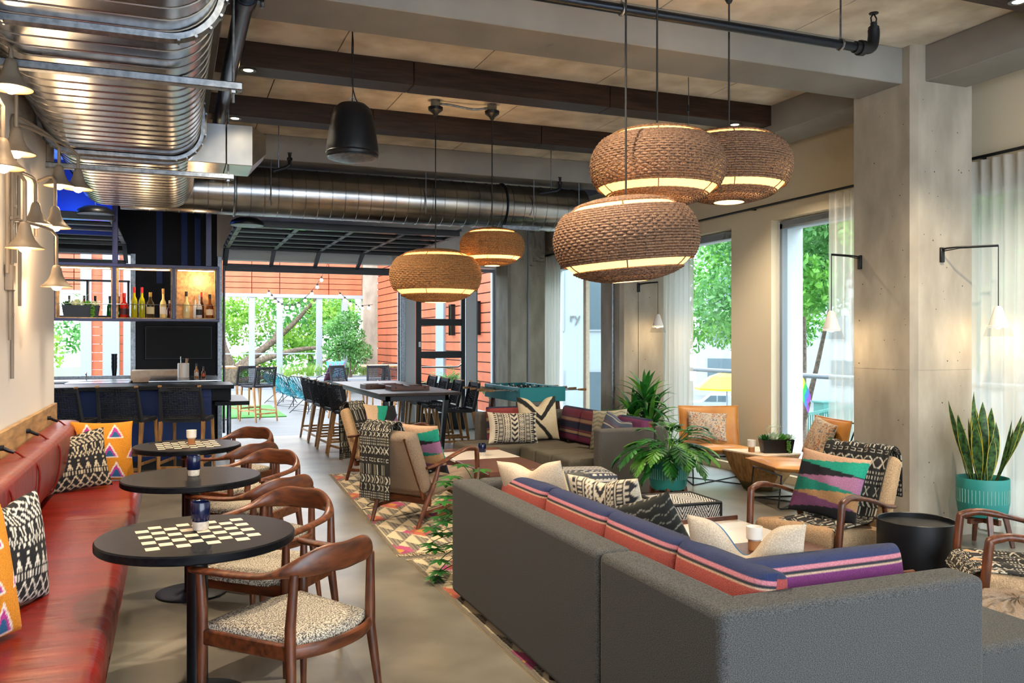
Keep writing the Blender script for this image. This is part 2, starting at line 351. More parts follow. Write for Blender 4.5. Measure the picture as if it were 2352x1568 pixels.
# glass door and side window
d = struct(MB().box(4.0, 4.09, 14.66, 14.72, 0, 2.9).box(4.84, 4.91, 14.66, 14.72, 0, 2.9).box(4.09, 4.84, 14.66, 14.72, 2.75, 2.9).box(4.09, 4.84, 14.66, 14.72, 0, .3).build('door_1', 'black_metal', smooth=0, bevel=.004, seg=1), 'black framed glass door with four panes')
for z in (.78, 1.34, 1.92): MB().box(4.09, 4.84, 14.665, 14.715, z-.06, z+.06).build('rail', 'black_metal', d, smooth=0, bevel=.003, seg=1)
for z0, z1 in ((.3, .72), (.84, 1.28), (1.40, 1.86), (1.98, 2.75)): MB().box(4.09, 4.84, 14.688, 14.694, z0, z1).build('pane', 'pane', d, smooth=0)
MB().tube([(4.09, 14.62, 1.12), (4.76, 14.62, 1.12), (4.82, 14.62, 1.16), (4.83, 14.66, 1.17)], .015).build('push_bar', 'steel', d)
MB().box(4.03, 4.07, 14.63, 14.66, 1.48, 1.57).build('lock', 'steel', d, smooth=0)
w5 = struct(MB().box(5.12, 5.16, 14.7, 14.76, 0, 2.9).box(5.46, 5.5, 14.7, 14.76, 0, 2.9).box(5.16, 5.46, 14.7, 14.76, 2.84, 2.9).box(5.16, 5.46, 14.7, 14.76, 0, .1).build('window_5', 'grey_frame', smooth=0), 'narrow window between the glass door and the far column')
MB().box(5.16, 5.46, 14.72, 14.726, .1, 2.84).build('pane', 'pane', w5, smooth=0)
w6 = struct(MB().box(-4, -.55, 14.6, 14.66, 1.0, 1.05).box(-.62, -.55, 14.58, 14.66, 1.05, 2.95).build('window_6', 'galv', smooth=0), 'open bar window onto the patio')
# raised garage doors
def garage(name, x0, x1, label, nx):
    g = thing(name, label, 'garage door', ((x0+x1)/2, 14.55, 0)); ox = (x0+x1)/2; xs = np.linspace(x0, x1, nx+1)-ox
    path = [(11.2, 3.05), (11.75, 3.05), (12.3, 3.05), (12.85, 3.05), (13.4, 3.05), (13.95, 3.05), (14.53, 2.80)]
    for (ya, za), (yb, zb) in zip(path, path[1:]):
        s = MB(); dy, dz = yb-ya, zb-za
        s.bar((xs[0], ya+dy*.05-14.55, za+dz*.05), (xs[-1], ya+dy*.05-14.55, za+dz*.05), .05, .05); s.bar((xs[0], ya+dy*.95-14.55, za+dz*.95), (xs[-1], ya+dy*.95-14.55, za+dz*.95), .05, .05)
        for x in xs: s.bar((x, ya+dy*.03-14.55, za+dz*.03), (x, ya+dy*.97-14.55, za+dz*.97), .06, .04)
        o = s.build('section_frame', 'black_metal', g, smooth=0)
        for a, b in zip(xs, xs[1:]):
            MB().quad((a+.03, ya+.04-14.55, za), (b-.03, ya+.04-14.55, za), (b-.03, yb-.04-14.55, zb), (a+.03, yb-.04-14.55, zb)).build('pane', 'pane_dark' if zb > 3 else 'pane', o, smooth=0)
    MB().box(xs[0], xs[-1], -.05, 0.03, 2.72, 2.80).build('bottom_rail', 'black_metal', g, smooth=0, bevel=.005, seg=1)
    MB().box(xs[0]-.02, xs[-1]+.02, -3.45, -3.38, 3.02, 3.10).build('end_rail', 'black_metal', g, smooth=0, bevel=.005, seg=1)
    return g
garage('garage_door', .78, 3.62, 'glazed black garage door raised overhead above the patio opening', 4)
g2 = garage('garage_door', -3.6, -.68, 'glazed black garage door raised overhead above the bar window', 3)
# ================================================================= ducts, pipes and ceiling fixtures
def oval(w, h, k=10):
    r = min(h/2-.02, .25); pts = []
    for cx, cz, a0 in ((w/2-r, h/2-r, 0), (-w/2+r, h/2-r, 90), (-w/2+r, -h/2+r, 180), (w/2-r, -h/2+r, 270)):
        for i in range(k+1):
            a = math.radians(a0+90*i/k); pts.append((cx+r*math.cos(a), cz+r*math.sin(a)))
    return pts
def ribbed(name, section, y0, y1, step, mat_, parent, off=.007):
    S_ = np.array(section); n = len(S_); d = np.roll(S_, -1, 0)-np.roll(S_, 1, 0); nr = np.stack([d[:, 1], -d[:, 0]], 1); nr /= np.linalg.norm(nr, axis=1)[:, None]
    rows = []
    y = y0+.02
    while y < y1:
        for dy, o in ((0, 0), (.003, off), (.008, off), (.011, 0)):
            rows.append(np.stack([S_[:, 0]+nr[:, 0]*o, np.full(n, y+dy), S_[:, 1]+nr[:, 1]*o], 1))
        y += step
    rows.append(np.stack([S_[:, 0], np.full(n, y1), S_[:, 1]], 1)); rows.append(np.stack([S_[:, 0]*.02, np.full(n, y1), S_[:, 1]*.02], 1))
    rows.insert(0, np.stack([S_[:, 0]*.02, np.full(n, y0), S_[:, 1]*.02], 1))
    return grid(name, np.array(rows), mat_, parent, wrap=True, smooth=32)
dk = thing('oval_duct', 'big flat oval galvanised duct running under the ceiling beside the white wall', 'duct', (-.36, 0, 3.34))
ribbed('duct_body', oval(1.12, .58), -.5, 10.1, .15, 'steel', dk, .005)
for y in (1.3, 4.35, 7.25):
    f_ = MB(); sec = oval(1.16, .62)
    f_.tube([(x, y, z) for x, z in sec], .028, 6, closed=True).build('flange', 'galv', dk)
    bo = MB()
    for i in range(0, len(sec), 2):
        x, z = sec[i]; bo.cyl((x*1.04, y-.035, z*1.05), (x*1.04, y+.03, z*1.05), .008, n=6)
    q = bo.build('bolt', 'galv', dk, smooth=0); q['kind'] = 'stuff'
for y, x1 in ((4.98, .72), (7.75, .85)):
    b_ = MB().box(-.62, x1, y-.03, y+.03, -.355, -.31).build('hanger_strut', 'galv', dk, smooth=0, bevel=.006, seg=1)
    MB().cyl((x1-.05, y, -.42), (x1-.05, y, .63), .008, n=8).build('hanger_rod', 'galv', dk)
    MB().cyl((x1-.05, y, -.37), (x1-.05, y, -.355), .022, n=6).build('nut', 'galv', dk)
    MB().cyl((-.595, y, -.32), (-.595, y, .63), .008, n=8).build('hanger_rod', 'galv', dk)
rd = thing('round_duct', 'round spiral galvanised duct crossing the room in front of the garage door', 'duct', (0, 10.5, 3.355))
sec = [(.287*math.cos(2*math.pi*i/40), .287*math.sin(2*math.pi*i/40)) for i in range(40)]
o = ribbed('duct_body', sec, -5.2, .55, .155, 'steel', rd, .005); o.rotation_euler = (0, 0, math.pi/2)
for x in (.66, 4.0): MB().tube([(x, .296*math.cos(2*math.pi*i/40), .296*math.sin(2*math.pi*i/40)) for i in range(40)], .014, 6, closed=True).build('collar', 'pipe_steel' if x > 2 else 'galv', rd)
for x in (1.05, 2.9, 4.35, 5.0):
    MB().cyl((x, -.31, -.2), (x, -.31, .62), .006, n=8).build('hanger_rod', 'galv', rd)
MB().box(3.9, 4.4, -.36, -.31, -.335, -.29).build('hanger_strut', 'galv', rd, smooth=0)
MB().box(4.95, 5.4, -.34, -.28, -.37, -.31).build('hanger_strut', 'galv', rd, smooth=0)
bd = thing('branch_duct', 'square sheet metal branch duct with a louvred mouth on the oval duct', 'duct', (.2, 7.7, 3.28))
MB().box(-.1, .22, 0, .5, -.17, .17).build('duct_body', 'steel', bd, smooth=0, bevel=.004, seg=1)
MB().box(.225, .44, -.004, .504, -.174, .174).build('duct_end', 'steel', bd, smooth=0, bevel=.004, seg=1)
MB().add([(.44, .0, -.17), (.44, .5, -.17), (.44, .5, .17), (.44, 0, .17), (.56, .1, -.04), (.56, .4, -.04), (.56, .4, .12), (.56, .1, .12)], [(0, 4, 5, 1), (1, 5, 6, 2), (2, 6, 7, 3), (3, 7, 4, 0), (4, 7, 6, 5)]).build('mouth', 'steel', bd, smooth=0)
# dark water pipe along the room
pp = thing('water_pipe', 'thick dark steel water pipe running along beside the oval duct', 'pipe', (.39, 0, 3.6))
MB().cyl((0, -1, 0), (0, 14.6, 0), .056, n=20).build('pipe', 'pipe_steel', pp)
for y in (5.2, 8.6, 11.8):
    MB().cyl((0, y-.05, 0), (0, y+.05, 0), .07, n=20).box(-.105, .105, y-.03, y+.03, -.02, .02).build('clamp', 'pipe_steel', pp, bevel=.004, seg=1)
    for x in (-.095, .095): MB().cyl((x, y, -.05), (x, y, .05), .012, n=8).build('bolt', 'galv', pp)
# sprinkler pipe in the foreground, with a pendent head turned up
sp = thing('sprinkler_pipe', 'black sprinkler pipe under the ceiling with an upright head at its end', 'pipe', (4.42, 4.55, 3.6))
MB().cyl((-8, 0, 0), (-.02, 0, 0), .031, n=14).build('pipe', 'pipe_steel', sp)
MB().tube(bez([(-.1, 0, 0), (-.02, 0, 0), (.05, 0, .02), (.07, 0, .09), (.07, 0, .14)], 14), .04, 12).cyl((-.06, 0, 0), (-.02, 0, 0), .052, n=12).build('elbow', 'black_metal', sp)
MB().cyl((.07, 0, .13), (.07, 0, .16), .036, n=8).cyl((.07, 0, .16), (.07, 0, .19), .022, n=8).tube([(.05, 0, .19), (.045, 0, .22), (.07, 0, .25)], .005, 6).tube([(.09, 0, .19), (.095, 0, .22), (.07, 0, .25)], .005, 6).cyl((.07, 0, .25), (.07, 0, .256), .032, n=12).build('sprinkler_head', 'black_metal', sp)
for x in (-.22, -1.9): MB().tube([(x, .036*math.cos(a/10*2*math.pi), .036*math.sin(a/10*2*math.pi)) for a in range(10)], .008, 6, closed=True).cyl((x, 0, .036), (x, 0, .37), .007, n=6).build('hanger', 'galv', sp)
def sprig(loc, label, L_):
    s_ = thing('sprinkler_branch', label, 'pipe', loc)
    MB().tube([(-L_, 0, -.06), (-.04, 0, -.01), (.0, 0, .02), (.0, 0, .08)], .02, 10).build('pipe', 'pipe_steel', s_)
    MB().cyl((0, 0, .07), (0, 0, .1), .03, n=8).cyl((0, 0, .1), (0, 0, .14), .016, n=8).cyl((0, 0, .15), (0, 0, .155), .024, n=10).tube([(-.02, 0, .13), (0, 0, .152), (.02, 0, .13)], .004, 6).build('sprinkler_head', 'black_metal', s_)
    MB().cyl((-.12, 0, -.02), (-.12, 0, 3.97-loc[2]), .005, n=6).build('hanger_rod', 'galv', s_)
sprig((1.2, 9.7, 3.52), 'small sprinkler branch beside the black hanging loudspeaker', .18); sprig((4.45, 9.6, 3.46), 'small sprinkler branch above the end of the round duct', .28)
# loudspeaker
ls = thing('pendant_speaker', 'black bell-shaped loudspeaker hanging from the ceiling', 'loudspeaker', (1.28, 6.55, 3.0))
MB().lathe([(.175, 0), (.198, .012), (.2, .05), (.196, .09), (.18, .2), (.16, .31), (.135, .38), (.1, .41), (.04, .42)], 36).build('cabinet', 'black_metal', ls, smooth=50)
MB().lathe([(.185, .006), (.19, -.004), (.18, -.006), (.12, -.024), (.0001, -.035)], 36, caps=False).build('grille', 'galv', ls, smooth=60)
MB().lathe([(.2, .03), (.205, .036), (.2, .042)], 36).build('rim', 'pipe_steel', ls)
MB().tube(bez([(0, 0, .42), (.0, 0, .47), (.005, 0, .6), (-.003, .004, .8), (0, 0, .97)], 16), .004, 6).tube(bez([(.05, 0, .42), (.02, 0, .47), (-.003, 0, .6), (.006, .0, .85), (0, 0, .97)], 16), .005, 6).build('cable', 'cord_black', ls)
MB().tube([(.02*math.cos(a/10*2*math.pi), 0, .44+.025*math.sin(a/10*2*math.pi)) for a in range(10)], .004, 6, closed=True).build('shackle', 'galv', ls)
# recessed downlights, the last four added for light on the bar stools and aisle
for x, y, z, lab in ((.56, 7.15, 3.77, 'glowing round downlight in the dark beam beside the water pipe'), (.56, 8.75, 3.77, 'glowing round downlight in the dark beam beside the branch duct'), (5.25, 7.15, 3.77, 'glowing round downlight in the dark beam above the rattan pendants'), (5.03, 3.88, 3.77, 'glowing round downlight in the dark beam ahead of the near column'), (-.6, 9.35, 3.97, 'added downlight in the ceiling to brighten the bar stools'), (-.55, 9.95, 3.97, 'added downlight in the ceiling, hidden behind the oval duct'), (.56, 3.88, 3.77, 'added downlight in the dark beam above the closest chess table'), (1.55, 3.88, 3.77, 'added downlight in the dark beam to light the aisle beside the near sofa')):
    t = thing('downlight', lab, 'downlight', (x, y, z))
    MB().lathe([(.041, .001), (.06, .0), (.062, -.006), (.041, -.007)], 24, caps=False).build('trim_ring', 'galv', t)
    MB().lathe([(.0001, -.004), (.038, -.004)], 24, caps=False).build('lens', 'led', t, smooth=0)
    lamp('downlight_lamp', 'SPOT', (0, 0, -.03), 140, (1, .84, .62), t, .04, 120)
ls_ = thing('led_strip', 'blue light strip along the bulkhead above the bar', 'light strip', (-1.7, 12.5, 3.2)); MB().box(-1, 1, -.02, .02, -.02, .02).build('strip', 'blue_led', ls_, smooth=0)
for x in (-.6, .5): lamp('led_light', 'POINT', (x, -.4, .1), 14, (.05, .2, 1), ls_, .1)
cb = thing('hanging_cable', 'thin steel cable hanging from the ceiling behind the rattan trio', 'cable', (4.32, 6.57, 3.5)); MB().tube([(0, 0, .47), (.004, 0, .25), (0, 0, 0)], .004, 6).build('cable', 'galv', cb); MB().cyl((0, 0, .16), (0, 0, .22), .012, n=8).build('clamp', 'black_metal', cb)
for x, y, z, lab in ((-.84, 11.0, 3.06, 'round dark dome light below the oval duct over the bar'), (.85, 11.03, 3.02, 'round dark dome light behind the round duct')):
    t = thing('dome_light', lab, 'ceiling light', (x, y, z)); MB().lathe([(.2, 0), (.205, .01), (.19, .05), (.12, .09), (.02, .1)], 36).build('dome', 'black_metal', t, smooth=50); MB().lathe([(.0001, -.004), (.19, -.002)], 36, caps=False).build('diffuser', 'galv', t, smooth=0); MB().cyl((0, 0, .1), (0, 0, 3.97-z), .006, n=6).build('hanger_rod', 'galv', t)
# ---- wicker pendants
PROF = [(.20, .565), (.42, .545), (.62, .49), (.80, .40), (.92, .27), (.985, .12), (1.0, 0), (.985, -.13), (.93, -.27), (.82, -.39), (.62, -.5), (.42, -.56), (.25, -.585)]
def wicker():
    P = np.array([tuple(p) for p in bez([(r, 0, z) for r, z in PROF], 240)])[:, [0, 2]]
    seg = np.r_[0, np.cumsum(np.linalg.norm(np.diff(P, axis=0), axis=1))]; T = seg[-1]; rings = np.linspace(0, T, 58)
    n = 168; a = np.arange(n)*2*np.pi/n; V = []; F = []; o = 0
    for k, s_ in enumerate(rings):
        z = np.interp(s_, seg, P[:, 1]); r = np.interp(s_, seg, P[:, 0])
        if .375 < z < .465 or -.425 < z < -.335: continue
        ph = (k % 2)*np.pi; edge = k in (0, 57) or abs(z-.47) < .03 or abs(z-.37) < .03
        rr = r+.011*np.cos(a*48+ph)
        w = .0245 if r > .8 else .018
        for dx, dz in ((-.006, 0), (0, -w*.82), (.007, 0), (0, w*.82)):
            V.append(np.stack([(rr+dx)*np.cos(a), (rr+dx)*np.sin(a), np.full(n, z+dz*(1 if r > .6 else .6))], 1))
        i = np.arange(n); j = (i+1) % n
        for q in range(4):
            q2 = (q+1) % 4; F.append(np.stack([o+q*n+i, o+q*n+j, o+q2*n+j, o+q2*n+i], 1))
        o += 4*n
    return np.concatenate(V), np.concatenate(F), P
WV, WF, WP = wicker()
def pendant(loc, R_, zc, m_, label, tilt=None, e=22, grp=None, top=3.97, canopy=True):
    t = thing('rattan_pendant', label, 'pendant lamp', (loc[0], loc[1], zc))
    sh = npmesh('woven_shade', WV*R_, WF, m_, t, smooth=0)
    b = MB()
    for i in range(48):
        a = 2*math.pi*i/48; Q = WP[::12]
        for grp_ in ([Q] if i % 8 == 0 else [Q[Q[:, 1] > .46], Q[(Q[:, 1] < .38) & (Q[:, 1] > -.33)], Q[Q[:, 1] < -.42]]): b.tube([(math.cos(a)*r*R_, math.sin(a)*r*R_, z*R_) for r, z in grp_], .0035*R_/.4, 4, caps=False)
    ri = b.build('rib', m_, t); ri['kind'] = 'stuff'
    li = MB().lathe([(r*.965*R_, z*.985*R_) for r, z in WP[::12]], 48, caps=False).build('lining', 'shade_lining', t, smooth=80)
    MB().lathe([(.24*R_, -.592*R_), (.0001, -.592*R_)], 32, caps=False).build('diffuser', 'shade_lining', t, smooth=0)
    MB().sphere((0, 0, .02), .05, 14, 8).build('bulb', 'bulb', t)
    MB().cyl((0, 0, .06), (0, 0, .14), .022, n=12).build('socket', 'black_metal', t)
    MB().cyl((0, 0, .13), (0, 0, top-zc), .006, n=8).build('cord', 'cord_black', t)
    if canopy:
        MB().lathe([(.015, top-zc-.16), (.03, top-zc-.13), (.07, top-zc-.1), (.075, top-zc-.07), (.055, top-zc-.065)], 24).build('canopy', 'black_metal', t)
        MB().lathe([(.05, top-zc-.065), (.05, top-zc)], 8).build('junction_box', 'galv', t, smooth=20)
    lamp('pendant_light', 'POINT', (0, 0, -.03), e, (1, .72, .42), t, .08)
    if tilt:
        for c_ in kids(t):
            if c_.name.split('.')[0] in ('woven_shade', 'rib', 'lining', 'diffuser'): c_.rotation_euler = tilt
    return t
pendant((2.70, 4.44), .40, 2.64, 'wicker', 'large brown rattan pendant hanging in the middle of the trio', e=14)
pendant((2.33, 4.16), .40, 2.16, 'wicker', 'large brown rattan pendant hanging lowest of the trio, slightly tilted', (0, math.radians(-5), 0), e=14)
pendant((3.39, 4.68), .40, 2.74, 'wicker', 'large brown rattan pendant hanging nearest the column and highest of the trio', e=14)
pendant((2.41, 8.12), .45, 2.24, 'wicker_tan', 'lower tan rattan pendant hanging over the walkway by the communal table', e=16)
pendant((2.98, 8.05), .325, 2.54, 'wicker_tan', 'small tan rattan pendant hanging above its larger neighbour near the far column', e=12)
MB().tube(bez([(0, 0, 0), (.15, 0, .0), (.4, .0, -.02), (.57, -.07, 0)], 12), .012, 8).build('ceiling_conduit', 'galv', None, loc=(2.41, 8.12, 3.94))
tag(bpy.data.objects['ceiling_conduit'], 'thin metal conduit on the ceiling joining two pendant canopies', 'conduit')
# ---- bell lamps on bent conduits on the left wall
def bell(x, y, z, ln, run, drop, label, s=1.0):
    t = thing('bell_sconce', label, 'wall lamp', (x, y, z))
    MB().lathe([(.1*s, 0), (.098*s, .004), (.075*s, .022), (.052*s, .05), (.038*s, .085), (.03*s, .125), (.022*s, .145), (.012*s, .15)], 28).build('shade', 'taupe_metal', t, smooth=60)
    MB().lathe([(.099*s, -.002), (.07*s, .02), (.048*s, .05), (.03*s, .1)], 28, caps=False).build('reflector', 'copper_in', t, smooth=60)
    MB().sphere((0, 0, .008), .036*s, 14, 8).build('bulb', 'bulb_clear', t)
    wx = -.935-x; zt = .15+ln
    pts = [(0, 0, .14), (0, 0, zt-.04), (wx*.12, run*.12, zt-.008), (wx*.3, run*.3, zt), (wx*.85, run*.85, zt), (wx*.98, run*.97, zt-.012), (wx, run, zt-.05), (wx, run, zt-drop)]
    MB().tube(pts, .011, 10).build('conduit', 'taupe_metal', t, smooth=60)
    MB().box(wx-.012, wx+.01, run-.022, run+.022, zt-drop*.6-.012, zt-drop*.6+.012).build('bracket', 'taupe_metal', t, bevel=.003, seg=1)
    lamp('bell_light', 'POINT', (0, 0, -.05), 2.6, (1, .68, .38), t, .03)
for a in ((-.75, 4.86, 2.85, .09, -.5, .5, 'bell wall lamp with the brightest bulb, highest under the oval duct'),
          (-.83, 5.55, 2.66, .28, -.45, .7, 'bell wall lamp behind and below the highest one'),
          (-.80, 4.95, 2.47, .2, -.5, .6, 'bell wall lamp half cut off beside the white wall edge'),
          (-.757, 6.85, 2.70, .17, -.75, 1.1, 'bell wall lamp under a long bent arm, left of the outermost one'),
          (-.65, 7.0, 2.71, .13, -.8, .9, 'bell wall lamp reaching farthest out from the wall'),
          (-.87, 6.6, 2.39, .16, -.25, .5, 'shaded bell wall lamp tucked close to the wall'),
          (-.77, 6.75, 2.39, .22, .35, .4, 'slim bell wall lamp beside the wall corner on a slanted arm'),
          (-.78, 5.5, 2.12, .27, -.45, .9, 'large bell wall lamp in the middle of the cluster'),
          (-.75, 6.65, 1.97, .24, -.55, 1.0, 'lowest bell wall lamp hanging at the wall corner')): bell(*a)
jb = thing('junction_box', 'small junction box and long vertical conduits below the bell lamps', 'conduit', (-.93, 5.95, 2.0))
MB().box(-.02, .03, -.03, .05, -.1, .06).build('box', 'taupe_metal', jb, bevel=.006, seg=1)
for y, z0, z1 in ((0, -.05, -.4), (.35, .2, -.18), (-.1, .6, 0)): MB().tube([(.008, y, z0), (.008, y, z1)], .011, 10).build('conduit', 'taupe_metal', jb)
# ---- cone wall lamps on the columns
def cone_lamp(loc, arm, label, drop, rz=0):
    t = thing('cone_sconce', label, 'wall lamp', loc, rz)
    MB().box(-.02, .02, -.02, 0, -.06, .06).build('back_plate', 'black_metal', t, bevel=.003, seg=1)
    MB().tube([(0, -.02, .045), (0, -.05, .05), (arm*.2, -.14, .055), (arm, -.3, .06)], .007, 8).tube([(0, -.02, .03), (arm*.2, -.13, .045), (arm, -.3, .052)], .004, 6).build('arm', 'black_metal', t)
    c_ = (arm, -.3, 0)
    MB().cyl((arm, -.3, .06), (arm, -.3, -drop), .0035, n=6).build('cord', 'cord_black', t)
    MB().lathe([(.075, -drop-.17), (.03, -drop-.015), (.018, -drop)], 28, c_).build('shade', 'white_shade', t)
    s_ = MB(); s_.lathe([(.105, -drop-.24), (.078, -drop-.16)], 28, c_, caps=False).build('glass_skirt', 'lamp_glass', t)
    MB().lathe([(.0001, -drop-.155), (.072, -drop-.158)], 24, c_, caps=False).build('diffuser', 'led', t, smooth=0)
    lamp('cone_light', 'POINT', (arm, -.3, -drop-.2), 3, (1, .75, .45), t, .04)
cone_lamp((5.79, 5.15, 2.29), .27, 'white cone wall lamp on the near column face above the snake plant', .42)
cone_lamp((5.50, 5.72, 2.27), -.02, 'white cone wall lamp on the window side of the near column', .42, -90)
cone_lamp((5.76, 9.95, 2.3), .12, 'white cone wall lamp on the middle column above the tall leafy plant', .36)
# ================================================================= woven patterns (functions of u, v) and soft goods
def cc(h): return np.array(C(h))
def sel(mask, a, b): return np.where(mask[..., None], a, b)
def fr(x): return x-np.floor(x)
def tri(x): return np.abs(fr(x)-.5)*2
def jit(u, v, n, amp):
    g = np.random.default_rng(n).random((64, 64)); return amp*(g[(u*61).astype(int) % 64, (v*61).astype(int) % 64]-.5)
def pat_kilim(a='#15151a', b='#d9cbb2', nu=7):
    def f(u, v):
        k = np.floor(v*9).astype(int); w = fr(v*9); x = fr(u*nu); m = np.zeros(u.shape, bool); c0 = np.abs(x-.5)
        rows = [lambda: np.abs(c0+np.abs(w-.5)-.42) < .1, lambda: np.abs(tri(u*nu)-w) < .16, lambda: (fr(u*nu*3) < .45) & (w > .15) & (w < .85), lambda: (np.abs(c0-.28*(1-w)) < .08) | (c0 < .05),
                lambda: (c0+np.abs(w-.5) < .2) | (np.abs(w-.5) > .42), lambda: np.abs(tri(u*nu*2)-w*1.0) < .2, lambda: (np.abs(c0-.15) < .06) | ((w > .6) & (c0 < .3) & (c0 > .2)), lambda: ((fr(u*nu*2+w) < .4) & (w > .12))]
        for i, r in enumerate(rows): m |= (k % len(rows) == i) & r()
        return sel(m, cc(b), cc(a))
    return f
def pat_ocher(u, v):
    col = np.broadcast_to(cc('#cf8418'), u.shape+(3,)).copy()
    x = fr(u*2.2+.25*(np.floor(v*3) % 2)); y = fr(v*3)
    d = (y-.1)/.8; half = .34*(1-d); c0 = np.abs(x-.5)
    t = (d > 0) & (d < 1)
    col = sel(t & (c0 < half), cc('#e9d9cf'), col); col = sel(t & (c0 < half-.06) & (d > .06), cc('#b3338d'), col); col = sel(t & (c0 < half-.14) & (d > .06) & (d < .45), cc('#1c5a86'), col); return col
def pat_wedge(u, v):
    cols = ['#17171b', '#7d4a72', '#b18a5f', '#12806c', '#9c6a8c', '#15151b', '#13967c', '#c7a182']; k = len(cols)
    s = v*k + .9*(np.abs(fr(v*k/2+.5)-.5)*2-.5)*0 + .75*np.where(np.floor(v*k) % 2 == 0, 1, -1)*0
    b = [i/k+(.07 if i % 2 else -.05)*(u-.5)*2 for i in range(k+1)]; col = np.broadcast_to(cc(cols[0]), u.shape+(3,)).copy()
    for i in range(1, k): col = sel(v > b[i], cc(cols[i]), col)
    return col
def pat_fan(u, v):
    a = np.degrees(np.arctan2(v+.15, u+.05)); col = np.broadcast_to(cc('#12907a'), u.shape+(3,)).copy()
    for th, h in ((22, '#a179a0'), (40, '#1a1a1e'), (56, '#149a7e'), (70, '#cfae8c')): col = sel(a > th, cc(h), col)
    return col
def pat_blackv(u, v):
    c = np.broadcast_to(cc('#cdbb99'), u.shape+(3,)); a = np.abs(np.abs(u-.5)*1.5+.18-v*.8); m = (np.abs(v-(.55+.85*np.abs(u-.5))) < .085) | ((np.abs(v-(.62-1.1*(u-.2))) < .07) & (v < .5)); return sel(m, cc('#1b1a18'), c)
def pat_tribal(u, v):
    c = np.broadcast_to(cc('#cfc3ab'), u.shape+(3,)).copy(); m = np.zeros(u.shape, bool); c0 = np.abs(u-.5)
    m |= (c0 < .07) & (fr(v*6-c0*9) < .5); m |= (np.abs(c0-.09) < .008); m |= (c0 > .11) & (c0 < .2) & (fr(v*16+np.floor(u*40) % 2*.5) < .42) & (fr(u*40) < .8); m |= (np.abs(c0-.21) < .007) | (np.abs(c0-.25) < .007)
    m |= (c0 > .26) & (c0 < .32) & (fr(v*22) < .5); m |= (np.abs(c0-.335) < .006); m |= (np.abs(c0-.38) < .02) & (np.abs(fr(v*14)-.5) < .28); m |= (u > .91) & (u-.91 < .09*(1-2*np.abs(fr(v*7)-.5)))
    return sel(m, cc('#26252b'), c)
def pat_linen(u, v): return np.broadcast_to(cc('#b9a892'), u.shape+(3,)).copy()+jit(u, v, 3, .015)[..., None]
def pat_serape(c1='#8f3b38', c2='#252b47', c3='#a88a6e', c4='#7a2f52'):
    def f(u, v):
        col = np.broadcast_to(cc(c1), u.shape+(3,)).copy()
        for lo, hi, h in ((0, .2, c4), (.2, .23, c2), (.23, .3, c3), (.3, .33, c2), (.36, .56, c2), (.58, .68, c3), (.7, .72, c2), (.95, 1.01, c2)): col = sel((v >= lo) & (v < hi), cc(h), col)
        return col
    return f
def pat_melange(u, v):
    r = np.random.default_rng(5); g = r.random((46, 46, 3)); i = (u*45).astype(int); j = (v*45).astype(int); base = cc('#c6b196')*np.ones(u.shape+(3,)); k = g[i, j, 0]
    base = sel((k > .62) & (k < .8) & (np.abs(u-.5) > .1), cc('#a86a3a'), base); base = sel(k > .86, cc('#5d6a70'), base); base = sel((k < .12), cc('#b59a8f'), base); return base*(.8+.25*(fr(v*26+u*13) < .6)[..., None])
def pat_navystripe(u, v):
    c = np.broadcast_to(cc('#4b5668'), u.shape+(3,)).copy(); c = sel(fr(v*4) < .1, cc('#8c4a52'), c); return sel(fr(v*4+.3) < .08, cc('#c2b49a'), c)
def pat_mud(u, v):
    m = np.zeros(u.shape, bool); k = np.floor(v*24).astype(int) % 6; w = fr(v*24); x = fr(u*7); c0 = np.abs(x-.5); X = fr(u*10)
    m |= (k == 0) & (np.abs(c0-np.abs(w-.5)) < .09) & (w > .1) & (w < .9); m |= (k == 1) & (w > .3) & (w < .7) & ((np.abs(X-.5) < .3)) & ((np.abs(w-.32) < .06) | (np.abs(w-.66) < .06) | (np.abs(X-.25) < .06))
    m |= (k == 2) & (fr(u*20) < .32) & (fr(u*4) < .62); m |= (k == 3) & (fr(u*13+1.2*np.abs(w-.5)) < .38) & (w > .08) & (w < .92); m |= (k == 4) & (np.abs(fr(u*7)-.5) < .32) & (np.abs(np.abs(fr(u*7)-.5)*1.6-np.abs(w-.5)) < .11) & (w > .1) & (w < .9)
    m |= (k == 5) & (np.abs(fr(u*26)-.5) < .2) & (np.abs(fr(w*3)-.5) < .28)
    return sel(m, cc('#bdb6a4'), cc('#1f1c18'))
def pat_cube(u, v): return sel(fr(v*11+np.where(fr(u*2) < .5, 1, -1)*fr(u*2)*11) < .5, cc('#c9c5bd'), cc('#17181d'))
def pat_rows(u, v):
    w = fr(v*9); k = np.floor(v*9).astype(int); h = np.random.default_rng(9).random(16)[k % 16]; b = w+.12*np.sin(u*90+k*2)
    c = sel(b < .45, cc('#c8c1b4'), cc('#3d424d')); return sel((v < .4) & (fr(u*34+k*.5) < .55) & (h > .35), cc('#2c3444'), c)
def pat_braid(u, v): return sel(((np.abs(fr(u*9)-.5)*2 < fr(v*16+np.floor(u*9)*.5)*1.0+.1) & (fr(v*16) < .8)), cc('#b7b1a5'), cc('#1c2231'))
def pat_wool(u, v): return sel(fr(u*12+np.sin(v*60)*.15) < .8, cc('#8d7c6b'), cc('#66584b'))
def pat_dark(u, v): return sel(fr(v*9+.15*np.sin(u*30)) < .12, cc('#8f8a7c'), cc('#23241f'))
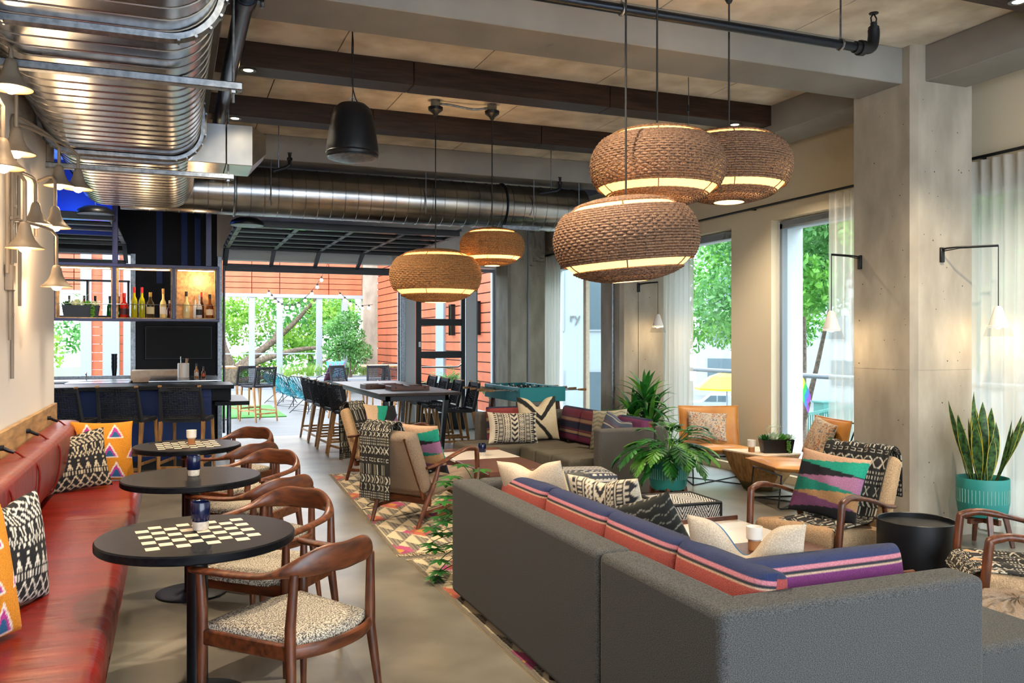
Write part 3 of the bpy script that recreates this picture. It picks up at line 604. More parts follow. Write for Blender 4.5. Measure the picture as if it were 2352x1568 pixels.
def pillow_mesh(name, w, h, t, pat, chop=0, n=60, back=None, mat_='cloth', parent=None):
    x, y = np.meshgrid(np.linspace(-1, 1, n), np.linspace(-1, 1, n)); X = x*w/2*(1-.07*(1-y**2)); Z = y*h/2*(1-.07*(1-x**2))
    T = t/2*np.clip((1-x**2)*(1-y**2), 0, 1)**.42
    if chop:
        d = np.exp(-(x/.34)**2)*np.clip((y+.6)/1.6, 0, 1)**1.5; Z = Z-chop*h*d; X = X*(1+.0*d); T = T*(1-.25*np.exp(-(x/.2)**2)*np.clip(y, 0, 1))
    u = (x+1)/2; v = (y+1)/2; wr = .004*np.sin(x*7+y*5)*(1-x**2)*(1-y**2)
    A = np.stack([X, -T-wr, Z+h/2], -1); B = np.stack([X[:, ::-1], T[:, ::-1], Z[:, ::-1]+h/2], -1)
    ca = pat(np.clip(u, 0, .999), np.clip(v, 0, .999)); cb = (back or pat)(np.clip(u, 0, .999), np.clip(v, 0, .999))
    idx = np.arange(n*n).reshape(n, n); q = np.stack([idx[:-1, :-1], idx[:-1, 1:], idx[1:, 1:], idx[1:, :-1]], -1).reshape(-1, 4)
    return npmesh(name, np.concatenate([A.reshape(-1, 3), B.reshape(-1, 3)]), np.concatenate([q, q+n*n]), mat_, parent, np.concatenate([ca.reshape(-1, 3), cb.reshape(-1, 3)]), 70)
def pillow(label, w, h, t, pat, loc, lean=-12, rz=0, roll=0, **k):
    o = pillow_mesh('pillow', w, h, t, pat, **k); o.rotation_mode = 'XYZ'
    M = Matrix.Translation(loc) @ Matrix.Rotation(math.radians(rz), 4, 'Z') @ Matrix.Rotation(math.radians(lean), 4, 'X') @ Matrix.Rotation(math.radians(roll), 4, 'Y')
    o.matrix_world = M; return tag(o, label, 'pillow')
def throw(label, path, x0, x1, pat, parent_t=None, n=120, nl=330, name='throw_blanket', M=None, taper=0):
    P = np.array([tuple(p) for p in bez(path, nl)]); u = np.linspace(0, 1, n)
    R = np.zeros((nl+1, n, 3)); v = np.linspace(0, 1, nl+1)
    R[..., 0] = x0+(x1-x0)*u[None, :]+P[:, None, 0]; R[..., 1] = P[:, 1][:, None]; R[..., 2] = P[:, 2][:, None]
    wv = .006*np.sin(u[None, :]*17+v[:, None]*6)+.004*np.sin(u[None, :]*41+v[:, None]*3); nrm = np.gradient(P, axis=0); nn = np.stack([nrm[:, 2], -nrm[:, 1]], 1); nn /= np.linalg.norm(nn, axis=1)[:, None]+1e-9
    R[..., 1] += wv*nn[:, 0][:, None]*1.0; R[..., 2] += wv*nn[:, 1][:, None]
    uu, vv = np.meshgrid(u, v); o = grid(name, R, 'cloth', None, pat(np.clip(uu, 0, .999), np.clip(vv, 0, .999)), smooth=70)
    so = o.modifiers.new('solid', 'SOLIDIFY'); so.thickness = .006
    if M is not None: o.matrix_world = M
    return tag(o, label, 'blanket')
def TM(loc, rz): return Matrix.Translation(loc) @ Matrix.Rotation(math.radians(rz), 4, 'Z')
# ================================================================= banquette, chess tables, dining chairs
bq = thing('banquette', 'long red leather banquette along the white wall', 'bench', (-.6, 2.9, 0))
MB().box(-.30, .22, -5.0, 5.2, .0, .26).build('base', 'dark_wood', bq, smooth=0)
def cushion_sweep(name, sec, y0, y1, m_, parent, dips=(), n=90, amp=.006):
    S_ = np.array(sec); ys = np.linspace(y0, y1, n); R = []
    c0 = S_.mean(0)
    for y in ys:
        e = min(y-y0, y1-y); k = 1-.0; sc = 1-.10*max(0, 1-e/.06)**2
        dip = sum(math.exp(-((y-d)/.025)**2) for d in dips)*.05
        w = 1+amp*math.sin(y*31)+amp*.6*math.sin(y*57+1)
        R.append(np.stack([c0[0]+(S_[:, 0]-c0[0])*sc*(1-dip)*w, np.full(len(S_), y), c0[1]+(S_[:, 1]-c0[1])*sc*(1-dip)*w], 1))
    R = [np.stack([np.full(len(S_), c0[0]), np.full(len(S_), y0+.01), np.full(len(S_), c0[1])], 1)]+R+[np.stack([np.full(len(S_), c0[0]), np.full(len(S_), y1-.01), np.full(len(S_), c0[1])], 1)]
    return grid(name, np.array(R), m_, parent, wrap=True, smooth=60)
def rrect(x0, x1, z0, z1, r, k=6):
    p = []
    for cx, cz, a0 in ((x1-r, z1-r, 0), (x0+r, z1-r, 90), (x0+r, z0+r, 180), (x1-r, z0+r, 270)):
        for i in range(k+1): a = math.radians(a0+90*i/k); p.append((cx+r*math.cos(a), cz+r*math.sin(a)))
    return p
st = cushion_sweep('seat', rrect(-.34, .36, .26, .455, .055), -5.0, 5.22, 'leather_red', bq, dips=(.92, 3.36), n=200, amp=.004)
MB().tube([(.35, -5, .27), (.35, 5.2, .27)], .006, 6).build('piping', 'leather_red', st)
lb = [(-.30, .93), (-.16, .92), (-.13, .86), (-.14, .70), (-.18, .57), (-.24, .53), (-.30, .54)]
lb = [(p.x, p.z) for p in bez([(x, 0, z) for x, z in lb], 30)]
bk = cushion_sweep('back_pad', lb, -5.0, 5.22, 'leather_red', bq, dips=(-.6, 1.3, 3.1), n=180, amp=.004)
MB().box(-.345, -.315, -5.0, 5.25, .60, 1.07).build('back_board', 'oak_y', bq, bevel=.004, seg=1)
for y in (1.75, 2.65, 3.62, 4.65, .5):
    s_ = MB().tube(bez([(-.30, y, .985), (-.24, y+.02, .965), (-.20, y+.04, .93), (-.125, y+.05, .87), (-.125, y+.05, .72), (-.16, y+.04, .58), (-.22, y+.03, .53)], 24), .006, 8).build('strap', 'leather_red', bq)
    MB().cyl((-.325, y, .99), (-.29, y, .99), .016, n=10).tube([(-.3, y, .99), (-.27, y+.012, .972), (-.245, y+.02, .962)], .011, 8).build('peg', 'pipe_steel', s_)
# pillows on the banquette
pillow('black and cream tribal pillow leaning on an ocher pillow at the bench end', .48, .46, .14, pat_kilim(b='#cdbd9f'), (-.66, 7.25, .455), -14, 22, -4, chop=.05)
pillow('ocher pillow with magenta triangles behind the tribal pillow at the bench end', .48, .50, .13, pat_ocher, (-.52, 7.62, .455), -16, 20, 3)
pillow('black and white tribal pillow standing upright near the closest chess table', .46, .48, .16, pat_kilim(b='#e4ddd0'), (-.62, 4.15, .455), -8, 66, 2, chop=.06)
pillow('ocher pillow with magenta triangles in front of the black and white pillow', .46, .50, .15, pat_ocher, (-.66, 3.62, .455), -8, 62, -3)
# chess tables
def chess(y, squares, label, x=.1, rz=0):
    t = thing('chess_table', label, 'table', (x, y, 0), rz, None)
    MB().lathe([(.0001, .70), (.415, .70), (.42, .705), (.42, .733), (.414, .74), (.0001, .74)], 64, caps=False).build('table_top', 'black_top', t, smooth=30)
    MB().lathe([(.215, 0), (.215, .012), (.205, .016), (.05, .018), (.045, .03), (.045, .70)], 40).build('pedestal', 'black_metal', t, smooth=30)
    if squares:
        sq = None; s_ = .0605
        for i in range(8):
            for k in range(8):
                if (i+k) % 2 == 0:
                    px, py = (i-3.5)*s_, (k-3.5)*s_
                    if sq is None: sq = MB().box(-s_/2+.003, s_/2-.003, -s_/2+.003, s_/2-.003, .7395, .7408).build('inlay_square', 'inlay', t, smooth=0); sq.location = (px, py, 0)
                    else: share(sq, t, (px, py, 0))
    return t
chess(4.05, True, 'round black chess table nearest the standing tribal pillow, a blue cup on it', .1, 8)
chess(5.77, False, 'round plain black table between the two chess tables', .11)
chess(7.51, True, 'round black chess table by the bar, a white candle cup on it', .11, 4)
def cup(x, y, z, kind, label, s=1):
    t = thing('cup', label, 'cup', (x, y, z))
    if kind == 'blue':
        MB().lathe([(.030, 0), (.034, .004), (.037, .04)], 28).build('foot', 'stoneware', t, smooth=40)
        MB().lathe([(.037, .04), (.041, .046), (.042, .125), (.040, .128), (.037, .125), (.036, .05)], 28, caps=False).build('body', 'blue_glaze', t, smooth=40)
    else:
        MB().lathe([(.030*s, 0), (.030*s, .045*s)], 28).build('foot', 'cork', t, smooth=40)
        MB().lathe([(.028*s, .045*s), (.039*s, .055*s), (.040*s, .115*s), (.037*s, .115*s), (.036*s, .09*s), (.0001, .088*s)], 28, caps=False).build('body', 'white_ceramic', t, smooth=40)
        MB().cyl((0, 0, .088*s), (0, 0, .098*s), .003, n=6).build('wick', 'cord_black', t)
cup(.115, 4.12, .741, 'blue', 'navy glazed cup on the chess table near the standing pillow'); cup(.12, 5.78, .74, 'blue', 'navy glazed cup on the plain black table'); cup(.14, 7.55, .741, 'white', 'small white candle cup on the chess table by the bar')
# dining chairs
def dining_chair(loc, rz, label):
    t = thing('dining_chair', label, 'chair', loc, rz, None)
    FL = [(s*.275, .235) for s in (-1, 1)]; RL = [(s*.225, -.215) for s in (-1, 1)]
    for x, y in FL: MB().tube([(x*1.02, y*1.02, 0), (x, y, .40), (x*1.0, y, .50), (x*1.03, y+.005, .665)], [.013, .0225, .022, .016], 12).build('leg', 'walnut', t, smooth=60)
    for x, y in RL: MB().tube([(x*1.12, y*1.22, 0), (x, y, .40), (x*1.0, y*1.0, .50), (x*.955, y*1.05, .705)], [.013, .0225, .022, .017], 12).build('leg', 'walnut', t, smooth=60)
    r = MB(); r.bar((FL[0][0], FL[0][1], .405), (FL[1][0], FL[1][1], .405), .026, .06); r.bar((FL[0][0], FL[0][1], .405), (RL[0][0], RL[0][1], .405), .026, .06); r.bar((FL[1][0], FL[1][1], .405), (RL[1][0], RL[1][1], .405), .026, .06)
    arc = bez([(RL[0][0], RL[0][1], .405), (-.12, -.265, .405), (0, -.28, .405), (.12, -.265, .405), (RL[1][0], RL[1][1], .405)], 12)
    r.tube(arc, .013, 8, r2=.03); r.build('seat_frame', 'walnut_x', t, bevel=.005, seg=1)
    n = 20; pts = [(-.262, .235)]+[(p.x*.94, p.y*.94) for p in arc]+[(.262, .235), (.12, .262), (-.12, .262)]
    pb = MB(); k = len(pts); rings = ((1.0, .425), (1.0, .445), (.975, .458), (.9, .466), (.6, .470))
    for s_, z in rings:
        for x, y in pts: pb.v.append((x*s_, (y+.01)*s_-.01, z))
    for a in range(len(rings)-1):
        for i in range(k): pb.f.append((a*k+i, a*k+(i+1) % k, (a+1)*k+(i+1) % k, (a+1)*k+i)); pb.m.append(0)
    pb.f.append(tuple(range((len(rings)-1)*k, len(rings)*k))); pb.m.append(0); pb.build('seat', 'boucle', t, smooth=70)
    path = bez([(-.295, .29, .672), (-.285, .2, .674), (-.275, .03, .680), (-.262, -.12, .695), (-.205, -.225, .725), (-.10, -.275, .748), (0, -.285, .745), (.10, -.275, .748), (.205, -.225, .725), (.262, -.12, .695), (.275, .03, .680), (.285, .2, .674), (.295, .29, .672)], 56)
    W_ = []; H_ = []
    for i in range(57):
        s_ = abs(i/56-.5)*2; a = max(0, min(1, (.52-s_)/.36)); a = a*a*(3-2*a)
        H_.append(.013+.043*a); W_.append((.026-.015*a) if s_ < .93 else .026*(1-s_)/.07*.6+.010)
    MB().tube(path, W_, 14, r2=H_).build('arm_rail', 'walnut_x', t, smooth=70)
    return t
ch = dining_chair((.47, 3.64, 0), 36, 'walnut round-backed chair on the near side of the closest chess table')
for p, rz, lab in (((.46, 4.52, 0), 136, 'walnut round-backed chair facing the blue cup across the nearest chess table'), ((.48, 5.36, 0), 34, 'walnut round-backed chair on the near side of the plain black table'), ((.52, 6.25, 0), 136, 'walnut round-backed chair on the bar side of the plain black table'),
                   ((.47, 7.12, 0), 34, 'walnut round-backed chair on the near side of the chess table by the bar'), ((.52, 7.98, 0), 136, 'walnut round-backed chair closest to the bar counter')): dup(ch, p, rz, lab)
# ================================================================= stools and the bar
def stool(loc, rz, label, sh, grp=None):
    """woven counter stool facing +Y, seat height sh"""
    t = thing('bar_stool', label, 'stool', loc, rz, grp); w = .235; d0 = -.21; d1 = .22
    for s in (-1, 1):
        MB().bar((s*w*.98, d1+.03, 0), (s*w*.93, d1-.02, sh-.01), .026, .026, .036, .04).build('leg', 'oak', t, smooth=0, bevel=.004, seg=1)
        MB().bar((s*w*1.04, d0-.10, 0), (s*w, d0, sh-.02), .026, .028, .04, .05).build('leg', 'oak', t, smooth=0, bevel=.004, seg=1)
        MB().bar((s*w, d0, sh-.03), (s*w*.93, d0-.095, sh+.37), .042, .045, .036, .034).build('back_post', 'cord_dark', t, smooth=0, bevel=.006, seg=1)
        MB().bar((s*w*.93, d0-.096, sh+.371), (s*w*.925, d0-.099, sh+.39), .038, .036).build('post_cap', 'oak', t, smooth=0, bevel=.004, seg=1)
        MB().bar((s*w, d0-.06, sh*.30), (s*w*.96, d1+.01, sh*.30), .018, .03).build('stretcher', 'oak', t, smooth=0)
        MB().bar((s*w, d0+.01, sh-.015), (s*w*.93, d1-.01, sh-.005), .036, .045).build('seat_rail', 'cord_dark', t, smooth=0, bevel=.006, seg=1)
    MB().bar((-w, d1+.015, sh*.36), (w, d1+.015, sh*.36), .018, .032).build('stretcher', 'oak', t, smooth=0)
    MB().bar((-w, d0-.07, sh*.23), (w, d0-.07, sh*.23), .018, .03).build('stretcher', 'oak', t, smooth=0)
    b = MB(); w2 = w-.015
    for i in range(17):
        z = sh+.03+.335*i/16; y = d0-.095*(z-sh+.03)/.4
        b.tube([(-w2+2*w2*k/8, y-.045*math.sin(math.pi*k/8)*.5+(.006 if (k+i) % 2 else -.006), z) for k in range(9)], .0055, 4, caps=False)
    for k in range(15):
        x = -w2+2*w2*(k+.5)/15; b.tube([(x, d0-.095*(z_+.03)/.4-.0225*math.sin(math.pi*(x+w2)/(2*w2)), sh+z_) for z_ in (.02, .12, .22, .32, .37)], .006, 4, caps=False)
    b.bar((-w2, d0-.1, sh+.35), (w2, d0-.1, sh+.35), .02, .05, up=(0, 0, 1)); b.build('woven_back', 'cord_dark', t, smooth=0)
    c_ = MB()
    for i in range(20):
        y = d0+.02+(d1-d0-.04)*i/19; c_.tube([(-w2+2*w2*k/6, y, sh-.012*math.sin(math.pi*k/6)+(.004 if (k+i) % 2 else -.004)) for k in range(7)], .009, 4, caps=False)
    for k in range(14):
        x = -w2+2*w2*(k+.5)/14; c_.tube([(x, d0+.01, sh), (x, 0, sh-.01), (x, d1-.02, sh)], .008, 4, caps=False)
    c_.bar((-w2, d1-.02, sh-.01), (w2, d1-.02, sh-.01), .04, .045); c_.bar((-w2, d0, sh-.015), (w2, d0, sh-.015), .035, .04)
    c_.build('woven_seat', 'cord_dark', t, smooth=0); return t
s0 = stool((-1.06, 10.75, 0), -24, 'woven bar stool half hidden by the white wall corner', .70)
dup(s0, (-.47, 10.72, 0), -22, 'woven bar stool at the bar behind the red bench end'); dup(s0, (.16, 10.6, 0), -18, 'woven bar stool at the bar beside the chess table with the candle')
q = stool((2.28, 14.15, 0), -84, 'woven counter stool at the communal table, farthest on the patio-chair side', .62)
for p, rz, lab in (((2.28, 13.3, 0), -86, 'woven counter stool second from the patio on the patio-chair side of the communal table'), ((2.30, 12.5, 0), -84, 'woven counter stool third from the patio on the patio-chair side of the communal table'), ((2.34, 11.75, 0), -78, 'woven counter stool at the communal table just behind the tan armchair'),
                   ((3.72, 11.6, 0), 88, 'woven counter stool at the communal table just behind the grey sofa arm'), ((3.72, 12.35, 0), 88, 'woven counter stool second from the sofa at the communal table'), ((3.74, 13.1, 0), 90, 'woven counter stool third from the sofa at the communal table'), ((3.76, 13.85, 0), 90, 'woven counter stool at the communal table nearest the glass door')): dup(q, p, rz, lab)
# communal table
ct = thing('communal_table', 'long dark wooden counter-height communal table with black steel legs', 'table', (2.97, 12.4, 0))
for k in range(5): MB().box(-.545+.218*k, -.545+.218*(k+1)-.002, -1.75, 1.72, .885, .92).build('plank', 'dark_wood', ct, smooth=0, bevel=.002, seg=1)
MB().box(-.42, .42, -1.6, -1.55, .81, .885).box(-.42, .42, 1.52, 1.57, .81, .885).box(-.42, -.37, -1.6, 1.57, .81, .885).box(.37, .42, -1.6, 1.57, .81, .885).build('apron', 'black_metal', ct, smooth=0)
for sx in (-1, 1):
    for y in (-1.5, 1.48): MB().bar((sx*.33, y, 0), (sx*.41, y, .82), .05, .07, .06, .09).build('leg', 'black_metal', ct, smooth=0, bevel=.004, seg=1)
for (x, y, rz), lab in (((2.75, 11.95, 4), 'wooden game box with shallow trays on the communal table, nearer the patio'), ((2.98, 11.4, 2), 'wooden game box with shallow trays on the communal table, nearer the sofas')):
    t = thing('game_box', lab, 'box', (x, y, .921), rz)
    MB().box(-.27, .27, -.15, .15, 0, .012).build('bottom', 'walnut_x', t, smooth=0)
    for a in ((-.27, .27, -.15, -.132), (-.27, .27, .132, .15), (-.27, -.252, -.132, .132), (.252, .27, -.132, .132), (-.01, .01, -.132, .132)): MB().box(*a, .012, .06).build('side', 'walnut_x', t, smooth=0, bevel=.002, seg=1)
    for x_ in (-.2, .2): MB().cyl((x_, -.15, .035), (x_, -.165, .035), .011, n=10).build('knob', 'black_metal', t)
# bar counter
br = thing('bar_counter', 'navy painted bar counter with a dark worktop', 'bar counter', (-1.4, 11.5, 0))
MB().box(-2.5, 2.10, -.42, .42, 1.0, 1.05).build('worktop', 'black_top', br, smooth=0, bevel=.005, seg=1)
MB().box(-2.5, 1.85, -.12, .3, .12, 1.0).build('front_panel', 'blue_paint_glow', br, smooth=0)
MB().box(-2.5, 1.85, -.06, .3, 0, .12).build('plinth', 'black_metal', br, smooth=0)
MB().box(1.85, 2.08, -.14, .3, .84, 1.0).build('end_panel', 'navy_wall', br, smooth=0, bevel=.003, seg=1)
MB().box(1.88, 2.3, -.20, 1.15, .78, .83).build('side_shelf', 'black_top', br, smooth=0, bevel=.004, seg=1)
MB().box(1.70, 1.73, -.135, -.12, .82, .94).build('door_pull', 'leather_tan', br, smooth=0, bevel=.005, seg=1)
MB().cyl((2.12, 1.0, 0), (2.12, 1.0, .8), .03, n=14).build('support_post', 'galv', br)
# back bar
bb = thing('back_bar_counter', 'steel back bar counter below the open window', 'counter', (-1.9, 14.0, 0))
MB().box(-2, 1.58, -.3, .3, 0, .98).build('cabinet', 'navy_wall', bb, smooth=0)
MB().box(-2, 1.35, -.33, .3, .98, 1.01).build('worktop', 'steel', bb, smooth=0, bevel=.004, seg=1)
MB().box(1.32, 1.98, -.33, .3, .98, 1.15).build('service_ledge', 'inlay', bb, smooth=0, bevel=.004, seg=1)
for x in (.0, .7): MB().tube(bez([(x, .1, 1.0), (x, .1, 1.1), (x, .06, 1.13), (x, .0, 1.1)], 10), .008, 8).build('tap', 'steel', bb)
ic = thing('speed_rail', 'low dark ice well with a steel edge behind the bar', 'ice well', (-1.55, 12.8, 0))
MB().box(-.6, .2, -.3, .3, 0, 1.0).build('body', 'black_metal', ic, smooth=0, bevel=.01, seg=1)
MB().box(.22, 1.0, -.3, .3, .0, 1.03).build('sink_unit', 'steel', ic, smooth=0, bevel=.006, seg=1)
sc = thing('service_counter', 'steel topped service counter in front of the dark screen wall', 'counter', (.15, 13.15, 0))
MB().box(-.42, .42, -.03, .5, 0, 1.03).build('cabinet', 'navy_wall', sc, smooth=0); MB().box(-.45, .45, -1.18, .52, 1.055, 1.075).build('worktop', 'steel', sc, smooth=0, bevel=.004, seg=1)
def jar(x, y, z):
    t = thing('utensil_jar', 'white canister holding utensils on the service counter', 'canister', (x, y, z))
    MB().lathe([(.07, 0), (.075, .005), (.075, .2), (.07, .205), (.066, .2), (.066, .02)], 28).build('canister', 'white_ceramic', t, smooth=40)
    MB().cyl((.03, 0, .1), (.05, 0, .27), .012, .018, 10).build('muddler', 'oak', t); MB().cyl((-.03, 0, .1), (-.035, 0, .3), .005, n=8).build('spoon', 'steel', t)
jar(.13, 12.7, 1.076)
def bottle(x, y, z, h, r, glassc, label, cap='#1a1a1c', neck=.36, lab=None, shoulder=.2, sub='bottle'):
    t = thing('bottle', label, 'bottle', (x, y, z)); nm = 'glass_'+glassc.strip('#')
    if nm not in MATS: mat(nm, glassc, .08, coat=.5)
    if 'cap_'+cap.strip('#') not in MATS: mat('cap_'+cap.strip('#'), cap, .4)
    b0 = h*(1-neck-shoulder)
    MB().lathe([(r*.9, 0), (r, .006), (r, b0), (r*.85, b0+h*shoulder*.5), (r*.4, b0+h*shoulder), (r*.32, h*.93)], 20).build('body', nm, t, smooth=40)
    MB().lathe([(r*.4, h*.82), (r*.4, h), (r*.1, h)], 14).build('cap', 'cap_'+cap.strip('#'), t, smooth=40)
    if lab:
        if 'lab_'+lab.strip('#') not in MATS: mat('lab_'+lab.strip('#'), lab, .6)
        MB().lathe([(r*1.02, b0*.3), (r*1.02, b0*.85)], 20, caps=False).build('paper_label', 'lab_'+lab.strip('#'), t, smooth=40)
bottle(.30, 12.65, 1.076, .2, .028, '#b5773a', 'orange-brown sauce bottle beside the utensil jar', '#222222', lab='#d0c8b8'); bottle(.39, 12.62, 1.076, .16, .028, '#57352a', 'short dark sauce bottle with orange label on the service counter', '#15151a', lab='#c9562e')
sk = thing('shaker_stack', 'stack of dark cocktail shakers on the window ledge', 'shakers', (-.85, 14.55, 1.05)); 
for k in range(4): MB().lathe([(.03, .06*k), (.045, .06*k+.16)], 18).build('shaker', 'pipe_steel', sk)
# hanging bottle shelf
hs = thing('hanging_shelf', 'blue steel hanging shelf of three wood-lined cubbies above the bar', 'shelf', (-1.0, 11.35, 1.86))
xs = [-1.2, -.30, .345, 1.005, 1.515]
mat('blue_steel', '#141a52', .4)
for x in xs: MB().box(x-.02, x+.02, -.15, .15, 0, .62).build('upright', 'blue_steel', hs, smooth=0, bevel=.003, seg=1)
MB().box(xs[0], xs[-1]+.02, -.15, .15, -.03, 0).build('bottom_board', 'blue_steel', hs, smooth=0, bevel=.003, seg=1)
MB().box(xs[0], xs[-1]+.02, -.15, .15, .62, .655).build('top_board', 'blue_steel', hs, smooth=0, bevel=.003, seg=1)
for a, b in zip(xs, xs[1:]):
    MB().box(a+.02, b-.02, -.13, .15, .6, .62).box(a+.02, b-.02, -.13, .15, 0.0, .012).box(a+.02, a+.035, -.13, .15, .012, .6).box(b-.035, b-.02, -.13, .15, .012, .6).build('wood_lining', 'oak_y', hs, smooth=0)
    MB().cyl((a, -.145, .17), (b, -.145, .17), .004, n=6).build('guard_rail', 'galv', hs)
    MB().box(a+.05, b-.05, -.12, -.10, .59, .598).build('light_strip', 'led', hs, smooth=0)
MB().box(xs[3]+.02, xs[4]-.02, .13, .15, .012, .6).build('back_panel', 'oak_y', hs, smooth=0)
for x in (xs[0]+.05, xs[2], xs[4]-.1): MB().box(x-.03, x+.03, .0, .1, .655, 2.1).build('hanger', 'blue_steel', hs, smooth=0)
lamp('shelf_light', 'POINT', (.7, -.05, .5), 3, (1, .75, .45), hs, .05); lamp('shelf_light', 'POINT', (1.3, -.05, .5), 3, (1, .75, .45), hs, .05); lamp('shelf_light', 'POINT', (.0, -.05, .5), 3, (1, .75, .45), hs, .05)
Z = 1.873
bottle(-.555, 11.38, Z, .30, .05, '#9a1412', 'red liqueur bottle with a square dark label in the hanging shelf', '#b01a1a', lab='#3a1420'); bottle(-.44, 11.33, Z, .37, .036, '#a8a80e', 'yellow-green bottle with a red cap, next to the red liqueur', '#c01824', neck=.3); bottle(-.355, 11.33, Z, .37, .036, '#a9aa12', 'yellow-green bottle with a red cap, next to the cream label bottle', '#c01824', neck=.3)
bottle(-.26, 11.30, Z, .31, .045, '#3a3320', 'squat dark bottle with a broad cream label', '#caa452', lab='#d6c99a', neck=.3); bottle(-.115, 11.33, Z, .36, .038, '#d8c686', 'tall pale wine bottle with a white label', '#b08a4a', lab='#e8e2d2'); bottle(-.04, 11.38, Z, .22, .034, '#5e1d16', 'short dark red bottle at the shelf divider', '#c9c2b8')
bottle(.15, 11.33, Z, .33, .044, '#c9bd8c', 'clear golden bottle with a dark cap in the wood-backed cubby', '#2a2420'); bottle(.255, 11.36, Z, .28, .03, '#c6cbd0', 'slim clear bottle with a copper cap', '#b98a6a'); bottle(.30, 11.32, Z, .29, .036, '#b9bfc4', 'clear bottle with a round black emblem', '#c9cdd0', lab='#23262a'); bottle(.33, 11.41, Z, .33, .03, '#3f1a16', 'dark bottle with a red cap behind the clear bottles', '#b01c22'); bottle(.425, 11.33, Z, .30, .044, '#6a3312', 'amber whisky bottle with a cream label', '#22201e', lab='#d8c8a8')
bottle(-.62, 11.42, Z, .19, .03, '#12401f', 'short green bottle in the corner of the middle cubby', '#1a1a1a'); bottle(-1.13, 11.36, Z, .17, .034, '#d8cfc0', 'small bottle with a white label beside the hanging planter', '#26211d', lab='#e8e2d6')
# bottles on the window shelf behind the bar
ws = thing('window_shelf', 'thin dark bottle shelf across the bar window', 'shelf', (-1.6, 14.35, 1.97))
MB().box(-2, .98, -.1, .1, -.03, 0).build('board', 'dark_wood', ws, smooth=0); MB().box(-2, .98, -.1, .1, .52, .54).build('top_board', 'dark_wood', ws, smooth=0)
for x in (-.9, -.1, .4, .96): MB().box(x-.012, x+.012, -.1, .1, 0, .52).build('divider', 'dark_wood', ws, smooth=0)
for i, (x, c, lb_, lab) in enumerate(((-1.62, '#b8b09a', '#e0d8c8', 'short cream bottle on the window shelf'), (-1.45, '#d6d2c6', None, 'clear bottle on the window shelf'), (-1.25, '#a8161c', None, 'red bottle on the window shelf behind the planter'), (-1.1, '#232326', '#c8c0b0', 'black bottle on the window shelf'), (-.9, '#2c8a3a', None, 'bright green bottle on the window shelf'), (-.78, '#1f6a2c', None, 'dark green bottle on the window shelf by the screen wall'))): bottle(x, 14.35, 1.971, .3, .045, c, lab, '#2a2a2a', lab=lb_)
tv = thing('wall_screen', 'flat black television on the dark wall', 'television', (.085, 14.6, 1.56))
MB().box(-.5, .5, -.045, .04, -.265, .265).build('casing', 'black_metal', tv, smooth=0, bevel=.008, seg=1); MB().box(-.485, .485, -.05, -.044, -.25, .25).build('screen', 'screen', tv, smooth=0)
# ================================================================= rugs
def rug(label, x0, x1, y0, y1, rz=0, seed=1):
    nx, ny = 200, int(200*(y1-y0)/(x1-x0)); X, Y = np.meshgrid(np.linspace(x0, x1, nx), np.linspace(y0, y1, ny))
    cw, chh = .105, .40; i = np.floor(X/cw); x = fr(X/cw); y = fr(Y/chh+.5*(i % 2)); g = np.random.default_rng(seed).random((80, 80)); k = np.floor(Y/chh+.5*(i % 2))
    dark = np.abs(y-.5)*2 > x; hatch = (fr(X*55) < .55) & (fr(Y*60+.5*(np.floor(X*55) % 2)) < .75)
    cream = cc('#c9b795'); grey = sel(hatch, cc('#4f4a43'), cc('#8d826f'))
    col = np.where(dark[..., None], grey, cream)
    dm = np.abs(fr(X/.63+.5*(np.floor(Y/.6) % 2))-.5)/.27+np.abs(fr(Y/.6)-.5)/.36
    pk = sel(g[(i.astype(int)) % 80, (k.astype(int)) % 80] > .5, cc('#a8456e'), cc('#b8604a')); pk = np.where(dark[..., None], pk*.75, pk); pk = sel((dm < .3), cc('#c08a3a'), pk)
    col = sel((dm < 1) & ~(dark & (dm > .72)), pk, col)
    col = sel((X-x0 < .03) | (x1-X < .03), cc('#6b6152'), col)
    Z = .012+.0015*np.sin(X*40)*np.sin(Y*37); t = thing('rug', label, 'rug', (0, 0, 0), 0)
    top = grid('weave', np.stack([X, Y, Z], -1), 'rug_cloth', t, col)
    MB().box(x0, x1, y0, y1, 0.001, .009).build('backing', 'fringe', t, smooth=0)
    f_ = MB(); r_ = random.Random(seed)
    for yy, s in ((y0, -1), (y1, 1)):
        x_ = x0
        while x_ < x1:
            f_.tube([(x_, yy, .01), (x_+r_.uniform(-.01, .01), yy+s*.025, .009), (x_+r_.uniform(-.02, .02), yy+s*r_.uniform(.04, .065), .006)], .0035, 4); x_ += .014
    q = f_.build('fringe', 'fringe', t, smooth=0); q['kind'] = 'stuff'
    if rz:
        cx_, cy_ = x0, y0; t.location = (cx_-(cx_*math.cos(rz)-cy_*math.sin(rz)), cy_-(cx_*math.sin(rz)+cy_*math.cos(rz)), 0); t.rotation_euler = (0, 0, rz)
rug('flatweave rug of cream, grey and pink triangles under the tan armchairs', 1.54, 3.75, 6.2, 10.2, math.radians(-2.6), 3)
rug('flatweave rug of cream, grey and pink triangles under the near sofa', 1.58, 3.7, 2.9, 6.0, 0, 5)
